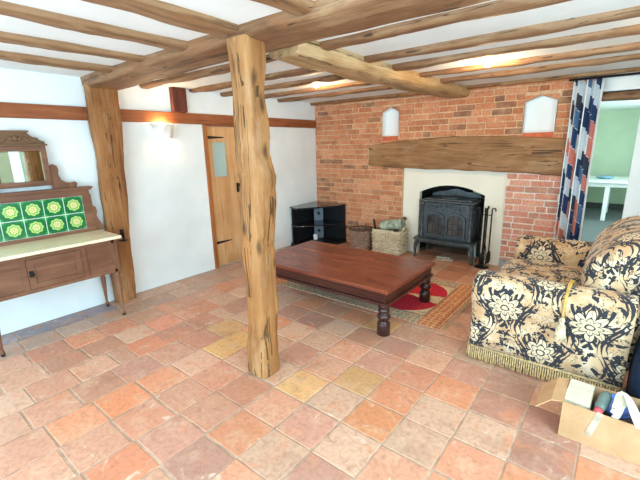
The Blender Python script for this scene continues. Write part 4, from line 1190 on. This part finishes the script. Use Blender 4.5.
for s in (-.12, .12):
    MB().tube([(4.245, -2.21+s*1.2, .45), (4.265, -2.21+s*1.2, .56), (4.305, -2.21+s*1.2, .60), (4.345, -2.21+s*1.2, .56), (4.365, -2.21+s*1.2, .45)], .012, 8).out('carry_strap', nav, b)

# ------------------------------------------------------------------ cardboard box and what is in it
def cardboard():
    X0, X1, Y0, Y1, H = 3.84, 4.42, -2.75, -2.495, .20
    cb = Mat('cardboard', 0.85, 0.2); v = cb.coord(); n = cb.noise(v, 12, 4); cb.color(cb.ramp(n, [(0.3, (186, 146, 106)), (0.7, (204, 164, 124))])); cb.bump(cb.noise(cb.coord('Object', (1, 1, 90)), 2, 2), .08, .004)
    t = thing('cardboard_box', 'open brown cardboard box of odds and ends in front of the sofa', 'box', ((X0+X1)/2, (Y0+Y1)/2, 0))
    w = .005
    mb = MB(); mb.box(X0, X1, Y0, Y0+w, 0, H); mb.box(X0, X1, Y1-w, Y1, 0, H); mb.box(X0, X0+w, Y0+w, Y1-w, 0, H); mb.box(X1-w, X1, Y0+w, Y1-w, 0, H); mb.box(X0+w, X1-w, Y0+w, Y1-w, 0, w)
    mb.out('carton', cb.mat, t)
    # left flap, folded outwards and down
    mb = MB(); mb.loft([[(X0, Y0+.005, H), (X0, Y1-.005, H), (X0, Y1-.005, H-.004), (X0, Y0+.005, H-.004)],
                        [(X0-.05, Y0-.01, H-.004), (X0-.05, Y1-.02, H-.004), (X0-.05, Y1-.02, H-.009), (X0-.05, Y0-.01, H-.009)],
                        [(X0-.115, Y0-.03, H-.06), (X0-.115, Y1-.05, H-.06), (X0-.111, Y1-.05, H-.064), (X0-.111, Y0-.03, H-.064)]], smooth=False)
    mb.out('flap', cb.mat, t)
    mb = MB(); mt = Matrix.Translation((3.975, Y0-.0015, .12)) @ Matrix.Rotation(R(14), 4, 'Y'); mb.box(-.014, .014, -.001, .001, -.06, .088, mat=mt)
    mb.out('tape', plain('clear_tape', (190, 178, 156), 0.25), t)
    # contents
    bk = thing('paperback_book', 'cream covered book lying at the left end of the open box', 'book', (3.9, -2.61, .15))
    mt = Matrix.Translation((3.902, -2.612, .155)) @ Matrix.Rotation(R(-3), 4, 'Z') @ Matrix.Rotation(R(4), 4, 'X')
    MB().box(-.053, .053, -.095, .095, .0, .045, mat=mt).out('pages', plain('book_pages', (232, 220, 190), 0.8), bk)
    mb = MB(); mb.box(-.056, .056, -.10, .10, .045, .049, mat=mt); mb.box(-.056, .056, -.10, .10, -.004, .0, mat=mt); mb.box(.053, .056, -.10, .10, -.004, .049, mat=mt)
    mb.out('cover', plain('book_cover', (212, 204, 184), 0.5, 0.4, 0, 0.06, 20), bk)
    solo(MB().box(3.848, 3.955, -2.735, -2.505, .006, .138, bev=.004), 'brown_carton', plain('inner_carton', (150, 112, 78), 0.85), 'small brown carton under the cream book inside the open box', 'carton', (3.9, -2.62, .006))
    bl = plain('blue_plastic', (56, 96, 168), 0.35, 0.5, 0, 0.15, 20, 0.1)
    mb = MB(); mt = Matrix.Translation((4.06, -2.57, .15)) @ Matrix.Rotation(R(16), 4, 'X')
    mb.lathe([(0, .0), (.06, .0), (.082, .012), (.088, .03), (.084, .03), (.076, .016), (.056, .006), (0, .006)], n=32, mat=mt @ Matrix.Scale(.82, 4))
    solo(mb, 'plastic_dish', bl, 'blue plastic dish resting among the clutter in the open box', 'dish', (4.035, -2.555, .17))
    q = thing('spray_bottle', 'grey-green bottle with pink cap lying in the open box', 'bottle', (4.0, -2.64, .16))
    o = Vector((3.985, -2.725, .185)); d = Vector((.18, 1, .16)).normalized()
    mb = MB(); mb.tube([o+d*.03, o+d*.035, o+d*.055, o+d*.14, o+d*.16, o+d*.165], [.012, .02, .026, .027, .022, .01], 16); mb.out('bottle_body', plain('grey_green_plastic', (104, 126, 122), 0.4), q)
    mb = MB(); mb.tube([o-d*.012, o-d*.01, o+d*.026, o+d*.03], [.012, .019, .019, .012], 16); mb.out('cap', plain('pink_cap', (206, 88, 96), 0.4), q)
    wh = plain('white_webbing', (232, 226, 208), 0.8, 0.2, 0, 0.06, 30)
    mb = MB(); rb = random.Random(4)
    for k in range(4):
        pts = []; ph = rb.uniform(0, 6)
        for i in range(14):
            f = i/13; pts.append(Vector((4.035+.11*f+.015*math.sin(f*5+ph), -2.735+.12*math.sin(f*PI*(.7+.2*k))+.01*k, .19+.035*math.sin(f*PI)+.012*k+.01*math.cos(f*7+ph))))
        # flat strap
        rings = []
        for i, p in enumerate(pts):
            tg = (pts[min(i+1, 13)]-pts[max(i-1, 0)]).normalized(); sd = tg.cross(Vector((.2, -.4, .9))).normalized()
            nn = sd.cross(tg); rings.append([p+sd*.013+nn*.0015, p-sd*.013+nn*.0015, p-sd*.013-nn*.0015, p+sd*.013-nn*.0015])
        mb.loft(rings, smooth=False)
    solo(mb, 'webbing_strap', wh, 'tangle of cream webbing strap at the front of the open box', 'strap', (4.09, -2.66, .18))
    mb = MB(); rings = []
    for i in range(9):
        f = i/8; y = -2.735+.225*f
        rings.append([(4.265+math.cos(a)*.12*(.8+.3*nz((a, f, 0), 2, 3)), y, .165+math.sin(a)*.05*(1+.6*nz((a, f, 1), 3, 5))) for a in [2*PI*k/18 for k in range(18)]])
    mb.loft(rings)
    solo(mb, 'wrapping_paper', plain('brown_paper', (172, 148, 116), 0.85, 0.2, 0, 0.15, 16, 0.6), 'crumpled brown wrapping paper at the right end of the open box', 'paper', (4.27, -2.62, .12))
    solo(MB().box(3.962, 4.41, -2.74, -2.505, .006, .11, bev=.01), 'folded_blanket', plain('grey_blanket', (96, 92, 96), 0.95), 'grey folded cloth at the bottom of the open box', 'cloth', (4.2, -2.62, .006))
cardboard()

# ------------------------------------------------------------------ curtain, pole
def curtain():
    m = Mat('patterned_curtain', 0.85, 0.2)
    uv = m.node('ShaderNodeUVMap'); sep = m.node('ShaderNodeSeparateXYZ'); m.link(uv.outputs[0], sep.inputs[0])
    u, v = S(m.nt, sep.outputs[0]), S(m.nt, sep.outputs[1])
    fu = (u/0.08).m('FRACT'); cu = (u/0.08).floor()
    vv = v/0.17 + cu*0.43 + fu*0.35 + (v*9.0+cu*2.0).sin()*0.10; cv = vv.floor(); fv = vv.m('FRACT')
    cmb = m.node('ShaderNodeCombineXYZ'); m.link(cu, cmb.inputs[0]); m.link(cv, cmb.inputs[1])
    wn = m.node('ShaderNodeTexWhiteNoise', noise_dimensions='2D'); m.link(cmb.outputs[0], wn.inputs['Vector'])
    c = m.ramp(wn.outputs[0], [(0.0, (44, 66, 104)), (0.22, (206, 216, 222)), (0.40, (200, 126, 112)), (0.54, (196, 208, 218)), (0.72, (84, 116, 150)), (0.84, (58, 64, 78))], 'CONSTANT')
    gap = (fv.lt(0.03)).mx(fu.lt(0.07)).mx(u.gt(0.478))
    c = m.mix(gap, c, (228, 234, 236))
    m.color(c); m.bump(m.noise(uv.outputs[0], 300, 2), .1, .003)
    m.b.inputs['Transmission Weight'].default_value = 0.0
    t = thing('curtain', 'navy, coral and white patterned curtain hanging beside the brick pier', 'curtain', (3.5, -.09, 0))
    mb = MB(); n = 96; rows = 24
    pts = []; acc = [0]
    for i in range(n+1):
        f = i/n; a = f*PI*2*3.6
        pts.append((3.41+.23*f+.012*math.sin(a*2), -.09+.042*math.sin(a)*(0.85+.25*math.sin(i*.21))))
    for p, q in zip(pts, pts[1:]): acc.append(acc[-1]+math.hypot(q[0]-p[0], q[1]-p[1]))
    acc = [a*.5/acc[-1] for a in acc]
    V = []
    for j in range(rows+1):
        z = .015+2.075*j/rows; k = 1-.0*j
        V.append([mb.bm.verts.new((p[0]+.006*nz((p[0], z, 0), 2.2), p[1]*(1)+.008*nz((p[0]*3, z, 3), 1.6), z)) for p in pts])
    for j in range(rows):
        for i in range(n):
            f = mb.face((V[j][i], V[j][i+1], V[j+1][i+1], V[j+1][i]), [(acc[i], j*2.075/rows), (acc[i+1], j*2.075/rows), (acc[i+1], (j+1)*2.075/rows), (acc[i], (j+1)*2.075/rows)])
            f.smooth = True
    cl = mb.out('cloth', m.mat, t, recalc=False)
    so = cl.modifiers.new('thick', 'SOLIDIFY'); so.thickness = .003
    po = thing('curtain_pole', 'dark slim curtain pole across the opening under the ceiling', 'pole', (3.36, -.09, 2.07))
    mb = MB(); mb.tube([(3.37, -.14, 2.075), (5.2, -.14, 2.075)], .011, 12); mb.out('rod', M_BLACK, po)
    for x in (3.40, 5.1):
        mb = MB(); mb.tube([(x, -.14, 2.075), (x, -.06, 2.075), (x, .0, 2.07)], .007, 8); mb.out('bracket', M_BLACK, po)
curtain()

# ------------------------------------------------------------------ next room's desk
d = thing('white_desk', 'white desk against the green wall of the next room', 'desk', (3.7, 4.6, 0))
MB().box(2.9, 4.3, 4.0, 5.3, .715, .75, bev=.006).out('desktop', M_WHITE, d)
MB().box(3.05, 4.15, 4.12, 5.2, .63, .715, bev=.004).out('frame', M_WHITE, d)
for x in (3.12, 3.70, 4.1):
    for y in (4.1, 5.15):
        MB().box(x-.035, x+.035, y-.03, y+.03, .0 if y < 5 else 0.0, .63, bev=.004).out('leg', M_WHITE, d)
p = thing('blue_dish', 'small blue-grey dish on the white desk in the next room', 'dish', (3.62, 4.6, .75))
mb = MB(); mb.lathe([(0, .751), (.09, .751), (.14, .775), (.15, .80), (.143, .80), (.13, .78), (.085, .76), (0, .76)], (3.62, 4.6, 0), n=28); mb.out('bowl', plain('blue_glaze', (120, 160, 180), 0.3), p)
